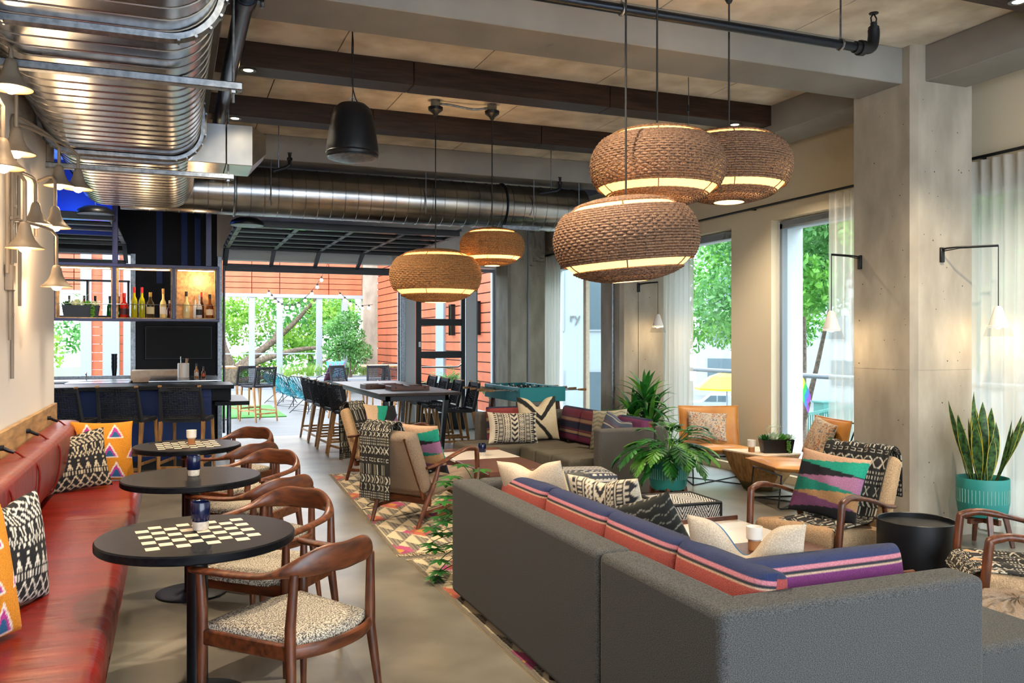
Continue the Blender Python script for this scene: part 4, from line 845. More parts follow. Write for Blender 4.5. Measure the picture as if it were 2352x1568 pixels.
# ================================================================= sofas
def boxcush(name, w, h, t, front, back, parent, M, n=72):
    s = np.sin(np.linspace(-np.pi/2, np.pi/2, n)); x, y = np.meshgrid(s, s)
    T = t/2*(np.clip((1-np.abs(x)**8)*(1-np.abs(y)**8), 0, 1)**.30)*(1+.10*(1-x**2)*(1-y**2))
    X = x*w/2; Z = y*h/2-.012*(1-x**2)*(y > 0)*0; u = (x+1)/2; v = (y+1)/2
    A = np.stack([X, -T, Z+h/2], -1); B = np.stack([X[:, ::-1], T[:, ::-1], Z[:, ::-1]+h/2], -1); q_ = lambda p: p(np.clip(u, 0, .999), np.clip(v, 0, .999))
    idx = np.arange(n*n).reshape(n, n); q = np.stack([idx[:-1, :-1], idx[:-1, 1:], idx[1:, 1:], idx[1:, :-1]], -1).reshape(-1, 4)
    o = npmesh(name, np.concatenate([A.reshape(-1, 3), B.reshape(-1, 3)]), np.concatenate([q, q+n*n]), 'cloth', parent, np.concatenate([q_(front).reshape(-1, 3), q_(back).reshape(-1, 3)]), 60)
    o.matrix_parent_inverse = Matrix(); o.matrix_basis = M; return o
def back_stripe(body, edge='#b5707a'):
    def f(u, v):
        col = np.broadcast_to(cc(body), u.shape+(3,)).copy()
        for lo, hi, h in ((.84, .865, '#c4a488'), (.865, .88, '#22242c'), (.88, .93, edge), (.93, 1.1, '#1b274f')): col = sel((v >= lo) & (v < hi), cc(h), col)
        return col
    return f
def padded(name, x0, x1, y0, y1, z0, z1, m_, parent, bev=.035):
    return MB().box(x0, x1, y0, y1, z0, z1).build(name, m_, parent, bevel=bev, seg=4, smooth=50)
def L(x, y, z, rz, lean=0): return Matrix.Translation((x, y, z)) @ Matrix.Rotation(math.radians(rz), 4, 'Z') @ Matrix.Rotation(math.radians(lean), 4, 'X')
mat('sofa_near', '#0f1113', .95, col2='#5a5a58', vs=230, st=(1, 1, 1.7), det=3, lo=.3, hi=.72, bump=.05, bs=300)
mat('sofa_olive', '#3f3a30', .95, col2='#675f4f', vs=240, det=2, lo=.35, hi=.65, bump=.2, bs=240)
s1 = thing('sectional_sofa', 'grey L-shaped sofa with its back to the aisle and coral striped back cushions', 'sofa', (1.6, 2.25, 0))
padded('back', 0, .17, .84, 2.8, .05, .74, 'sofa_near', s1, .03); MB().prism([(0, 0), (1.15, 0), (1.15, .17), (.17, .17), (.17, .835), (0, .835)], .05, .74).build('corner_back', 'sofa_near', s1, bevel=.03, seg=4, smooth=50)
padded('arm', .172, .90, 2.65, 2.8, .05, .74, 'sofa_near', s1, .03)
padded('seat_base', .17, .9, .17, 2.64, .08, .24, 'sofa_near', s1, .01); padded('seat_base', .9, 1.7, .17, .88, .08, .24, 'sofa_near', s1, .01)
for y0, y1 in ((.9, 1.76), (1.77, 2.63)): padded('seat_cushion', .19, .93, y0, y1, .24, .43, 'sofa_near', s1)
padded('seat_cushion', .19, 1.0, .19, .89, .24, .43, 'sofa_near', s1); padded('seat_cushion', 1.02, 1.74, .10, .89, .24, .43, 'sofa_near', s1)
for x, y in ((.06, .06), (.06, 2.72), (.84, 2.72), (1.6, .2), (1.6, .8), (.06, 1.4)): MB().cyl((x, y, .0), (x, y, .085), .022, .03, 12).build('foot', 'dark_wood', s1)
bs_ = back_stripe('#a3493f')
for i, (yc, w_) in enumerate(((2.30, .64), (1.62, .7), (.98, .62), (.42, .54))): boxcush('back_cushion', w_, .40, .17, pat_serape(), bs_, s1, L(.285, yc, .40, -90+180, 8) @ Matrix.Identity(4))
boxcush('back_cushion', .76, .40, .17, pat_serape(c1='#7a3560'), back_stripe('#6d2a62'), s1, L(.67, .285, .40, 180, 8))
s2 = thing('sectional_sofa', 'grey L-shaped sofa by the football table with wine and tan striped cushions', 'sofa', (3.05, 7.45, 0))
padded('back', .32, 1.5, 2.12, 2.28, .05, .74, 'sofa_grey', s2, .03); padded('return_back', 1.46, 1.62, 0, 2.11, .05, .74, 'sofa_grey', s2, .03); padded('arm', .83, 1.455, 0, .15, .05, .72, 'sofa_grey', s2, .03)
padded('seat_base', .02, 1.46, 1.46, 2.12, .08, .24, 'sofa_olive', s2, .01); padded('seat_base', .58, 1.46, .16, 1.46, .08, .24, 'sofa_olive', s2, .01)
padded('seat_cushion', 0, 1.2, 1.45, 2.10, .24, .42, 'sofa_olive', s2)
for y0, y1 in ((.16, .58), (.60, 1.0), (1.02, 1.44)): padded('seat_cushion', .57, 1.3, y0, y1, .24, .42, 'sofa_olive', s2)
for x, y in ((.1, 1.55), (.1, 2.1), (.7, .1), (1.5, .1), (1.5, 2.2)): MB().cyl((x, y, .0), (x, y, .085), .022, .03, 12).build('foot', 'dark_wood', s2)
boxcush('back_cushion', .74, .40, .16, pat_serape(), pat_serape(), s2, L(.78, 2.03, .41, 0, -9))
for yc, c_ in ((1.74, '#7a3346'), (1.22, '#8a3f4a'), (.72, '#7a3a63'), (.30, '#7a3a63')): boxcush('back_cushion', .50, .40, .16, pat_serape(c1=c_), pat_serape(), s2, L(1.36, yc, .41, -90, -9))
# pillows on the sofas
pillow('white pillow with a broad black zigzag leaning on the coral cushions of the near sofa', .50, .50, .16, pat_blackv, (2.08, 4.62, .425), -18, 118, 6, chop=.10, back=lambda u, v: pat_linen(u, v)*1.25)
pillow('cream chevron pillow beside the zigzag pillow on the near sofa', .50, .47, .14, pat_tribal, (2.24, 4.06, .425), -15, 112, 4, chop=.05)
pillow('dark green pinstriped pillow on the near sofa seat', .40, .42, .12, pat_dark, (2.34, 3.72, .43), -20, 128, 20)
pillow('beige linen pillow with a blue face, chopped in the middle, in the near sofa corner', .46, .44, .15, lambda u, v: np.broadcast_to(cc('#2a5f86'), u.shape+(3,)).copy(), (2.12, 2.81, .46), -6, 134, 0, chop=.30, back=pat_linen, mat_='cloth_soft')
pillow('tall cream and black pillow chopped into a V on the far sofa', .52, .52, .17, pat_blackv, (4.0, 9.18, .425), -12, 4, 0, chop=.2)
pillow('long cream tribal pillow with chevrons in front of the tall cream pillow', .60, .36, .15, pat_tribal, (3.60, 9.02, .425), -14, -2, 2)
pillow('slate striped pillow on the far sofa beside its near arm', .46, .40, .15, pat_navystripe, (4.22, 7.86, .425), -16, -62, 14, chop=.08)
pillow('pale patterned pillow behind the slate striped one on the far sofa', .46, .44, .13, lambda u, v: sel(fr(v*9+.2*np.sin(u*20)) < .4, cc('#8d937d'), cc('#b9b49d')), (4.30, 8.10, .43), -16, -66, -6)
# ================================================================= coffee tables
def coffee(x0, y0, w, d, label, marble_far=True, h=.40):
    t = thing('coffee_table', label, 'table', (x0, y0, 0))
    MB().box(.03, w-.03, .03, d-.03, .06, h-.025).build('cabinet', 'walnut_x', t, smooth=0, bevel=.004, seg=1)
    m0 = d*.62
    MB().box(0, w, 0, m0, h-.025, h).build('wood_top', 'walnut', t, smooth=0, bevel=.003, seg=1); MB().box(0, w, m0+.002, d, h-.025, h+.002).build('marble_top', 'marble', t, smooth=0, bevel=.003, seg=1)
    MB().box(-.004, w+.004, d, d+.02, h-.06, h+.03).build('end_lip', 'walnut_x', t, bevel=.004, seg=1); MB().box(-.004, w+.004, -.02, 0, h-.06, h+.03).build('end_lip', 'walnut_x', t, bevel=.004, seg=1)
    for x, y in ((.06, .06), (w-.06, .06), (.06, d-.06), (w-.06, d-.06)): MB().box(x-.025, x+.025, y-.025, y+.025, 0, .06).build('foot', 'dark_wood', t, smooth=0)
    return t
coffee(2.82, 3.3, .69, 1.45, 'walnut and pale marble coffee table behind the near sofa'); coffee(2.62, 7.15, .70, 1.6, 'walnut and pale marble coffee table between the tan armchairs and the far sofa')
cup(3.10, 4.04, .40, 'white', 'white fluted candle cup on a cork base on the near coffee table', 1.15); cup(2.98, 8.35, .40, 'blue', 'navy glazed cup on the far coffee table')
# ================================================================= poufs
def cube_pouf(label, loc, w, h, pat, rz, name='pouf', puff=.03, piping=None, n=64, mat_='cloth'):
    t = thing(name, label, 'pouf', loc, rz); s = np.sin(np.linspace(-np.pi/2, np.pi/2, n)); a, b = np.meshgrid(s, s); u = (a+1)/2; v = (b+1)/2
    bulge = puff*np.clip((1-a**4)*(1-b**4), 0, 1)**.5; V = []; Fc = []; Cl = []; o = 0; idx = np.arange(n*n).reshape(n, n); q = np.stack([idx[:-1, :-1], idx[:-1, 1:], idx[1:, 1:], idx[1:, :-1]], -1).reshape(-1, 4)
    for k in range(4):
        th = k*math.pi/2; X = a*w/2; Y = -(w/2+bulge); V.append(np.stack([X*math.cos(th)-Y*math.sin(th), X*math.sin(th)+Y*math.cos(th), v*h], -1).reshape(-1, 3)); Cl.append(pat(np.clip(u, 0, .999), np.clip(v, 0, .999)).reshape(-1, 3)); Fc.append(q+o); o += n*n
    V.append(np.stack([a*w/2, b*w/2, h+bulge], -1).reshape(-1, 3)); Cl.append(pat(np.clip(u, 0, .999), np.clip(v, 0, .999)).reshape(-1, 3)); Fc.append(q+o)
    npmesh('body', np.concatenate(V), np.concatenate(Fc), mat_, t, np.concatenate(Cl), 50)
    if piping:
        p_ = MB(); c_ = [(-w/2, -w/2), (w/2, -w/2), (w/2, w/2), (-w/2, w/2)]
        for i in range(4):
            x0, y0 = c_[i]; x1, y1 = c_[(i+1) % 4]; p_.cyl((x0, y0, h), (x1, y1, h), .012, n=8); p_.cyl((x0, y0, 0), (x0, y0, h), .012, n=8)
        p_.build('piping', piping, t)
    return t
cube_pouf('black and white herringbone cube pouf beside the near coffee table', (3.53, 5.48, 0), .43, .41, pat_cube, -3, piping='cord_black', puff=.008, n=110)
cube_pouf('chunky grey and cream striped knit pouf between the two sofas', (3.32, 6.72, 0), .50, .45, pat_rows, -12, puff=.02)
bp = cube_pouf('low black and white braided pouf in front of the striped knit pouf', (3.16, 5.72, 0), .38, .34, pat_braid, 20, puff=.03)
for k in range(14):
    a = k/14*2*math.pi; x = .2*max(-1, min(1, 1.4*math.cos(a))); y = .2*max(-1, min(1, 1.4*math.sin(a)))
    MB().tube([(x*1.02, y*1.02, .34), (x*1.12, y*1.12, .33), (x*1.12, y*1.12, .2), (x*1.08, y*1.08, .03)], [.02, .028, .028, .018], 8).build('braid', 'cord_dark' if k % 2 else 'stoneware', bp)
kp = thing('pouf', 'round chunky taupe cable-knit pouf beside the chaise seat', 'pouf', (3.52, 2.72, 0))
n = 90; a = np.linspace(0, 2*np.pi, n, endpoint=False); rows = []; cl = []
for i in range(60):
    t_ = i/59; ph = -math.pi/2+t_*math.pi; r = .34*max(.001, math.cos(ph))**.55; z = .22+.22*math.sin(ph)
    rr = r*(1+.05*np.abs(np.sin(a*11))+.022*np.sin(a*44+i*1.2)); rows.append(np.stack([rr*np.cos(a), rr*np.sin(a), np.full(n, z)+.008*np.sin(i*1.3+a*22)], 1)); cl.append(pat_wool(a/(2*np.pi), np.full(n, t_)))
grid('body', np.array(rows), 'cloth', kp, np.array(cl), wrap=True)
# ================================================================= lounge armchairs
def lounge(loc, rz, label, fabric='tweed'):
    """facing +Y"""
    t = thing('armchair', label, 'armchair', loc, rz)
    for s in (-1, 1):
        MB().tube(bez([(s*.30, .37, 0), (s*.315, .34, .3), (s*.325, .315, .58), (s*.325, .30, .615), (s*.325, .25, .632)], 16), [.016]*3+[.022]*14, 10).build('leg', 'walnut', t, smooth=60)
        MB().tube([(s*.27, -.42, 0), (s*.29, -.32, .22), (s*.315, -.24, .40), (s*.322, -.20, .53)], [.016, .022, .022, .016], 10).build('leg', 'walnut', t, smooth=60)
        MB().tube(bez([(s*.325, .285, .622), (s*.325, .2, .636), (s*.33, .0, .60), (s*.325, -.2, .54), (s*.31, -.34, .515)], 20), [.022]*8+[.03]*7+[.02]*6, 12, r2=[.02]*8+[.014]*13).build('armrest', 'walnut_x', t, smooth=60)
        MB().bar((s*.30, .34, .18), (s*.285, -.36, .14), .024, .035).build('stretcher', 'walnut', t, smooth=0, bevel=.005, seg=1)
    MB().bar((-.31, .31, .27), (.31, .31, .27), .03, .075).build('front_rail', 'walnut_x', t, smooth=0, bevel=.006, seg=1); MB().bar((-.29, -.27, .22), (.29, -.27, .22), .03, .06).build('rear_rail', 'walnut_x', t, smooth=0, bevel=.006, seg=1)
    m = MB().box(-.29, .29, -.31, .35, -.065, .065).build('seat_cushion', fabric, t, bevel=.05, seg=5, smooth=60); m.matrix_basis = L(0, .0, .345, 0, 6)
    m = MB().box(-.29, .29, -.065, .065, 0, .56).build('back_cushion', fabric, t, bevel=.05, seg=5, smooth=60); m.matrix_basis = L(0, -.27, .30, 0, 22)
    for s in (-1, 1): MB().bar((s*.24, -.30, .24), (s*.22, -.52, .78), .03, .03).build('back_post', 'walnut', t, smooth=0, bevel=.006, seg=1)
    return t
PATH_BACK = [(0, .06, .43), (0, -.12, .425), (0, -.19, .46), (0, -.26, .62), (0, -.37, .85), (0, -.425, .895), (0, -.50, .86), (0, -.53, .78), (0, -.535, .6), (0, -.53, .40), (0, -.535, .24)]
def place_lounge(loc, rz, label, tlabel, x0, x1, path=PATH_BACK, fabric='tweed'):
    lounge(loc, rz, label, fabric); throw(tlabel, path, x0, x1, pat_mud, M=TM(loc, rz))
place_lounge((2.12, 7.42, 0), -58, 'tan tweed wooden armchair standing with its back to the chess tables', 'black mudcloth throw with white marks over the armchair on the rug edge', -.30, .06, fabric='tweed_grey')
place_lounge((2.28, 9.48, 0), 214, 'tan tweed wooden armchair in front of the communal table', 'black mudcloth throw over the armchair in front of the communal table', .02, .27)
place_lounge((3.95, 4.45, 0), 107, 'tan tweed wooden armchair between the black drum and the leather chairs', 'black mudcloth throw over the armchair beside the black drum', -.27, .2, [(0, .30, .425), (0, .1, .43), (0, -.12, .425), (0, -.19, .46), (0, -.26, .62), (0, -.37, .85), (0, -.425, .895), (0, -.50, .86), (0, -.53, .78), (0, -.535, .55)])
place_lounge((4.18, 3.10, 0), 52, 'tan tweed wooden armchair beyond the black drum, partly out of view', 'black and cream woven throw covering the seat of the armchair beyond the drum', -.27, .27, [(0, .40, .36), (0, .365, .42), (0, .3, .435), (0, .1, .43), (0, -.12, .42), (0, -.18, .44), (0, -.22, .55)])
def on_chair(loc, rz, x, y, z): v = TM(loc, rz) @ Vector((x, y, z)); return (v.x, v.y, v.z)
pillow('teal, black, mauve and tan wedge pillow on the armchair beside the drum', .50, .44, .14, pat_wedge, on_chair((3.95, 4.45, 0), 107, .03, -.03, .43), -20, 107+180, 4)
pillow('teal, black and mauve fan-striped pillow on the armchair by the communal table', .50, .46, .13, pat_fan, on_chair((2.28, 9.48, 0), 214, -.02, -.06, .435), -22, 214+180, 6)
pillow('teal and mauve pillow on the armchair with its back to the chess tables', .48, .46, .13, pat_wedge, on_chair((2.12, 7.42, 0), -58, .08, -.06, .435), -20, -58+180, 0)
pillow('teal and mauve pillow on the armchair beyond the drum', .48, .46, .13, pat_wedge, on_chair((4.18, 3.10, 0), 52, 0, -.06, .435), -20, 52+180, 0)
# drum tables
MB().lathe([(.21, 0), (.22, .004), (.22, .525), (.216, .528), (.212, .525), (.212, .50), (.0001, .50)], 56, caps=False).build('drum_table', 'black_metal', None, loc=(4.14, 3.86, 0)); tag(bpy.data.objects['drum_table'], 'black metal drum side table between two tan armchairs', 'side table')
bt = thing('brass_drum', 'low brushed brass drum behind the armchair on the rug edge', 'side table', (2.02, 8.42, .0145)); MB().lathe([(.19, 0), (.2, .005), (.2, .27), (.195, .28), (.0001, .28)], 48, caps=False).build('drum', 'brass', bt); MB().tube(bez([(-.1, -.17, .01), (-.22, -.2, .006), (-.3, -.35, .006), (-.2, -.42, .006), (-.38, -.5, .006)], 24), .004, 6).build('cable', 'cord_black', bt)
# leather chairs with wire frames
def leather_chair(loc, rz, label):
    t = thing('leather_chair', label, 'chair', loc, rz)
    for nm, M_, sz in (('seat_cushion', L(0, .04, .37, 0, 5), (.70, .66, .11)), ('back_cushion', L(0, -.34, .58, 0, 101), (.70, .50, .11))):
        n_ = 30; s = np.linspace(-1, 1, n_); x, y = np.meshgrid(s, s); T = sz[2]/2*np.clip((1-x**4)*(1-y**4), 0, 1)**.5; A = np.stack([x*sz[0]/2*(1-.03*(1-y**2)), y*sz[1]/2*(1-.03*(1-x**2)), T+.004*np.sin(x*9)*(1-x**2)], -1); B = np.stack([A[..., 0][:, ::-1], A[..., 1][:, ::-1], -T[:, ::-1]], -1)
        idx = np.arange(n_*n_).reshape(n_, n_); q = np.stack([idx[:-1, :-1], idx[:-1, 1:], idx[1:, 1:], idx[1:, :-1]], -1).reshape(-1, 4)
        o = npmesh(nm, np.concatenate([A.reshape(-1, 3), B.reshape(-1, 3)]), np.concatenate([q, q+n_*n_]), 'leather_tan', t); o.matrix_basis = M_
        pts = [(sz[0]/2*x_, sz[1]/2*y_, 0) for x_, y_ in ((-1, -1), (0, -.97), (1, -1), (.97, 0), (1, 1), (0, .97), (-1, 1), (-.97, 0))]; p_ = MB().tube(pts, .008, 6, closed=True).build('seam', 'leather_tan', o)
    fr_ = MB()
    for s in (-1, 1):
        fr_.tube([(s*.32, .30, .32), (s*.32, .33, .02), (s*.31, .30, .007), (s*.31, -.30, .007), (s*.32, -.34, .03), (s*.32, -.28, .32), (s*.32, -.46, .80)], .0075, 8); fr_.tube([(s*.31, .30, .007), (-s*.31, -.30, .007)], .006, 6)
    fr_.tube([(-.32, .30, .32), (.32, .30, .32)], .0075, 8).tube([(-.32, -.28, .32), (.32, -.28, .32)], .0075, 8).tube([(-.32, -.46, .80), (.32, -.46, .80)], .0075, 8); fr_.build('wire_frame', 'black_metal', t); return t
lc = leather_chair((5.72, 8.15, 0), 158, 'tan leather chair on a black wire frame beside the tall leafy plant'); dup(lc, (5.70, 6.78, 0), 76, 'tan leather chair on a black wire frame behind the wedge-pillow armchair')
pillow('multicoloured woven pillow on the leather chair by the tall leafy plant', .46, .34, .13, pat_melange, on_chair((5.72, 8.15, 0), 158, .06, -.16, .44), -18, 158+180, 4)
pillow('multicoloured woven pillow on the leather chair behind the wedge-pillow armchair', .46, .40, .13, pat_melange, on_chair((5.70, 6.78, 0), 76, .0, -.16, .44), -20, 76+180, 8)
# faceted side table with planter and candle
ft = thing('faceted_table', 'faceted solid wood side table with a brass foot between the leather chairs', 'side table', (5.86, 7.52, 0), 6)
tp = [(-.25, -.32), (.25, -.32), (.25, .32), (-.25, .32)]; md = [(-.20, -.13), (-.02, -.26), (.22, -.2), (.25, .1), (.1, .28), (-.18, .24)]; b_ = MB()
b_.add([(x, y, .40) for x, y in tp]+[(x*1.0, y, .17) for x, y in md], [(0, 1, 2, 3), (0, 4, 5), (0, 5, 1), (1, 5, 6), (1, 6, 7), (1, 7, 2), (2, 7, 8), (2, 8, 3), (3, 8, 9), (3, 9, 4), (3, 4, 0)]); b_.add([(x*1.0, y, .17) for x, y in md]+[(x*.8, y*.8, .09) for x, y in md], [(i, 6+i, 6+(i+1) % 6, (i+1) % 6) for i in range(6)]); b_.build('block', 'oak', ft, smooth=0)
MB().add([(x*.8, y*.8, .09) for x, y in md]+[(x*.62, y*.62, 0) for x, y in md], [(i, 6+i, 6+(i+1) % 6, (i+1) % 6) for i in range(6)]+[tuple(range(6, 12))]).build('brass_foot', 'brass', ft, smooth=0); MB().box(-.252, .252, -.322, .322, .398, .412).build('top', 'inlay', ft, smooth=0)
cup(5.72, 7.50, .413, 'white', 'white candle cup on a wood base on the faceted table', 1.1)
# football table
fb = thing('football_table', 'teal table football game with wooden legs', 'football table', (4.62, 11.2, 0), 1)
for x0, x1, y0, y1 in ((-.34, .34, -.66, -.625), (-.34, .34, .625, .66), (-.34, -.305, -.625, .625), (.305, .34, -.625, .625)): MB().box(x0, x1, y0, y1, .77, .965).build('side_panel', 'teal_paint', fb, smooth=0, bevel=.006, seg=1)
MB().box(-.305, .305, -.625, .625, .80, .82).build('pitch', 'white_paint', fb, smooth=0)
for i in range(8):
    y = -.53+i*.15; MB().cyl((-.62 if i % 2 else -.42, y, .915), (.42 if i % 2 else .62, y, .915), .007, n=8).build('rod', 'steel', fb); s = -1 if i % 2 else 1
    MB().cyl((s*.60, y, .915), (s*.72, y, .915), .014, .018, 10).build('grip', 'oak', fb)
    for k in range(3): MB().box(-.2+.2*k-.012, -.2+.2*k+.012, y-.009, y+.009, .85, .935).sphere((-.2+.2*k, y, .95), .015, 8, 6).build('player', 'black_metal' if i % 2 else 'stoneware', fb, smooth=0)
for sx in (-1, 1):
    for y in (-.5, .5): MB().bar((sx*.36, y, 0), (sx*.28, y, .80), .05, .09).build('leg', 'walnut', fb, smooth=0, bevel=.006, seg=1)
for y in (-.5, .5): MB().bar((-.33, y, .45), (.33, y, .45), .04, .09).build('cross_rail', 'walnut', fb, smooth=0, bevel=.006, seg=1)
for x in (-.33, .33): MB().bar((x, -.5, .45), (x, .5, .45), .03, .07).build('side_rail', 'walnut', fb, smooth=0)
# ================================================================= curtains
def curtain(y0, y1, label, m_='curtain', n=None):
    t = thing('curtain', label, 'curtain', (6.27, (y0+y1)/2, 0)); n = int((y1-y0)*160); yy = np.linspace(y0, y1, n); zz = np.linspace(.03, 3.10, 24); Y, Zz = np.meshgrid(yy, zz); k = .5+.5*(1-(Zz-.03)/3.07)
    X = .028*np.sin((Y-y0)*2*np.pi/.11)*(.7+.3*k)+.008*np.sin(Y*23+Zz); grid('drape', np.stack([X, Y-(y0+y1)/2+.015*np.sin(Zz*1.3)*(1-Zz/3.1), Zz], -1), m_, t, smooth=80)
    return t
curtain(4.2, 5.27, 'full white sheer curtain hanging behind the snake plant'); curtain(6.42, 6.93, 'thin white sheer curtain at the window edge beside the near column', 'curtain_thin'); curtain(9.42, 10.3, 'white sheer curtain hanging behind the tall leafy plant'); curtain(13.55, 14.38, 'white sheer curtain hanging beside the far column')
for y0, y1, lab in ((.5, 5.30, 'black curtain rod above the snake plant window'), (6.0, 10.5, 'black curtain rod above the leather chairs'), (11.9, 14.5, 'black curtain rod above the football table window')):
    t = thing('curtain_rod', lab, 'curtain rod', (6.27, y0, 3.13)); MB().cyl((0, 0, 0), (0, y1-y0, 0), .014, n=12).build('rod', 'black_metal', t)
    for k in (.02, .5, .98): MB().box(-.01, .08, (y1-y0)*k-.012, (y1-y0)*k+.012, -.01, .012).build('bracket', 'black_metal', t, smooth=0)
    MB().sphere((0, y1-y0, 0), .022, 10, 6).sphere((0, 0, 0), .022, 10, 6).build('finial', 'black_metal', t)
# ================================================================= plants
def leafstrip(m, p, az, el, ln, w, droop, n=5, fold=.25, tipw=0, mi=0, peak=.45, edge=None):
    p = Vector(p); st = []; e = el
    for i in range(n+1):
        t = i/n; d = Vector((math.cos(az)*math.cos(e), math.sin(az)*math.cos(e), math.sin(e))); side = Vector((-math.sin(az), math.cos(az), 0)); up = d.cross(side)*-1
        ww = w*(max(0, math.sin(math.pi*min(1, t**(math.log(.5)/math.log(peak)))))**.8 if t not in (0, 1) else (.12 if t == 0 else .02)); st.append((p.copy(), side, up, ww)); p = p+d*(ln/n); e -= droop/n
    V = []
    for q, s, u, ww in st: V += [q-s*ww/2+u*abs(ww)*fold, q, q+s*ww/2+u*abs(ww)*fold]
    F = []
    for i in range(n): a = i*3; F += [(a, a+1, a+4, a+3), (a+1, a+2, a+5, a+4)]
    m.add(V, F, mi)
    if edge is not None:
        V = []; F = []
        for q, s, u, ww in st: V += [q-s*ww/2*1.0+u*abs(ww)*fold, q-s*ww/2*1.14+u*abs(ww)*fold, q+s*ww/2+u*abs(ww)*fold, q+s*ww/2*1.14+u*abs(ww)*fold]
        for i in range(n): a = i*4; F += [(a, a+1, a+5, a+4), (a+2, a+6, a+7, a+3)]
        m.add(V, F, edge)
    return st
def teal_pot(t, r, z0, z1, stand=True):
    MB().lathe([(r*.86, z0), (r*.93, z0+.02), (r, z0+(z1-z0)*.35), (r*1.01, z1-.01), (r*.99, z1), (r*.95, z1-.01), (r*.93, z1-.05), (.0001, z1-.05)], 40, caps=False).build('pot', 'teal_pot', t, smooth=50)
    g = MB()
    for i in range(44):
        a = i/44*2*math.pi; rr = r*1.004; g.bar((rr*math.cos(a), rr*math.sin(a), z0+(z1-z0)*.36), (rr*1.004*math.cos(a), rr*1.004*math.sin(a), z0+(z1-z0)*.72), .003, .004)
    q = g.build('incised_line', 'teal_line', t, smooth=0); q['kind'] = 'stuff'
    MB().lathe([(.0001, z1-.045), (r*.93, z1-.05)], 24, caps=False).build('soil', 'soil', t, smooth=0)
    if stand:
        for k in range(4):
            a = math.pi/4+k*math.pi/2+.2; MB().bar((r*1.15*math.cos(a), r*1.15*math.sin(a), 0), (r*.82*math.cos(a), r*.82*math.sin(a), z0+.02), .028, .028, .04, .04).build('stand_leg', 'walnut', t, smooth=0, bevel=.004, seg=1)
        MB().bar((-r*.8, 0, z0-.04), (r*.8, 0, z0-.04), .03, .04).bar((0, -r*.8, z0-.04), (0, r*.8, z0-.04), .03, .04).build('stand_cross', 'walnut', t, smooth=0)
R = random.Random(11)
# snake plant
t = thing('snake_plant', 'snake plant with yellow-edged leaves in a teal pot on a wooden stand', 'potted plant', (5.83, 4.80, 0)); teal_pot(t, .185, .25, .54)
for a, r, h, le, w in ((100, .02, .70, 4, .085), (160, .08, .66, 16, .08), (20, .07, .58, 8, .075), (210, .1, .52, 22, .07), (320, .09, .50, 12, .08), (60, .09, .60, 6, .08), (270, .06, .48, 8, .085), (350, .12, .56, 24, .06), (0, .13, .66, 34, .065), (190, .12, .58, 20, .07), (120, .1, .45, 10, .07), (240, .11, .38, 14, .06), (300, .05, .42, 5, .075), (40, .03, .62, 3, .08), (200, .05, .56, 9, .075), (330, .1, .44, 18, .06), (150, .04, .50, 4, .08), (90, .11, .52, 9, .07)):
    A = math.radians(a); m = MB(); leafstrip(m, (r*math.cos(A), r*math.sin(A), .5), A, math.radians(90-le), h, w, math.radians(R.uniform(-6, 8)), 8, .18, edge=1, peak=.55); o = m.build('leaf', ['leaf_snake', 'snake_edge'], t, smooth=80)
# philodendron with lobed leaves
t = thing('philodendron', 'bushy philodendron with deeply lobed leaves in a teal pot on a stand', 'potted plant', (4.14, 6.62, 0)); teal_pot(t, .17, .27, .53)
for k in range(64):
    A = k*2.39996+R.uniform(-.2, .2); el = math.radians(R.uniform(12, 66)); ln = R.uniform(.18, .40); m = MB()
    st = [Vector((0, 0, .48))]; e = el+.3
    for i in range(5): st.append(st[-1]+Vector((math.cos(A)*math.cos(e), math.sin(A)*math.cos(e), math.sin(e)))*ln/5); e -= .16
    m.tube(st, .004, 5, caps=False); p = st[-1]; L_ = R.uniform(.18, .25); e -= .25; q = p
    for i in range(7):
        d = Vector((math.cos(A)*math.cos(e), math.sin(A)*math.cos(e), math.sin(e))); w = L_*.5*math.sin(math.pi*(i+1.2)/8.5)
        for s in (-1, 1): leafstrip(m, q, A+s*math.radians(62-i*6), e+.15, w, .04, .35, 3, .1)
        q = q+d*L_/7; e -= .12
    leafstrip(m, q-d*L_*.15, A, e, L_*.35, .032, .3, 3, .1); leafstrip(m, p, A, e+.7, L_*.9, .05, .75, 5, .08)
    m.build('leaf', 'leaf_bright' if k % 3 == 0 else 'leaf_deep', t, smooth=80)
# dracaena
t = thing('dracaena', 'tall dracaena with long strappy leaves behind the far sofa', 'potted plant', (5.36, 9.1, 0))
MB().lathe([(.15, 0), (.19, .02), (.2, .36), (.19, .37), (.18, .33), (.0001, .33)], 32, caps=False).build('pot', 'black_metal', t)
for hx, hy, hz in ((0, 0, .86), (.10, .06, .66), (-.15, .02, .64), (.02, -.1, .52)):
    MB().tube([(hx*.4, hy*.4, .3), (hx*.8, hy*.8, hz-.1), (hx, hy, hz+.08)], .018, 8).build('stem', 'bark', t)
    for k in range(30):
        A = k*2.39996; f_ = k/30; m = MB(); leafstrip(m, (hx, hy, hz-.12+.2*f_), A, math.radians(12+66*f_+R.uniform(-8, 8)), R.uniform(.36, .52), R.uniform(.052, .072), math.radians(95-45*f_), 7, .15, peak=.4); m.build('leaf', 'leaf_bright' if R.random() < .25 else 'leaf_deep', t, smooth=80)
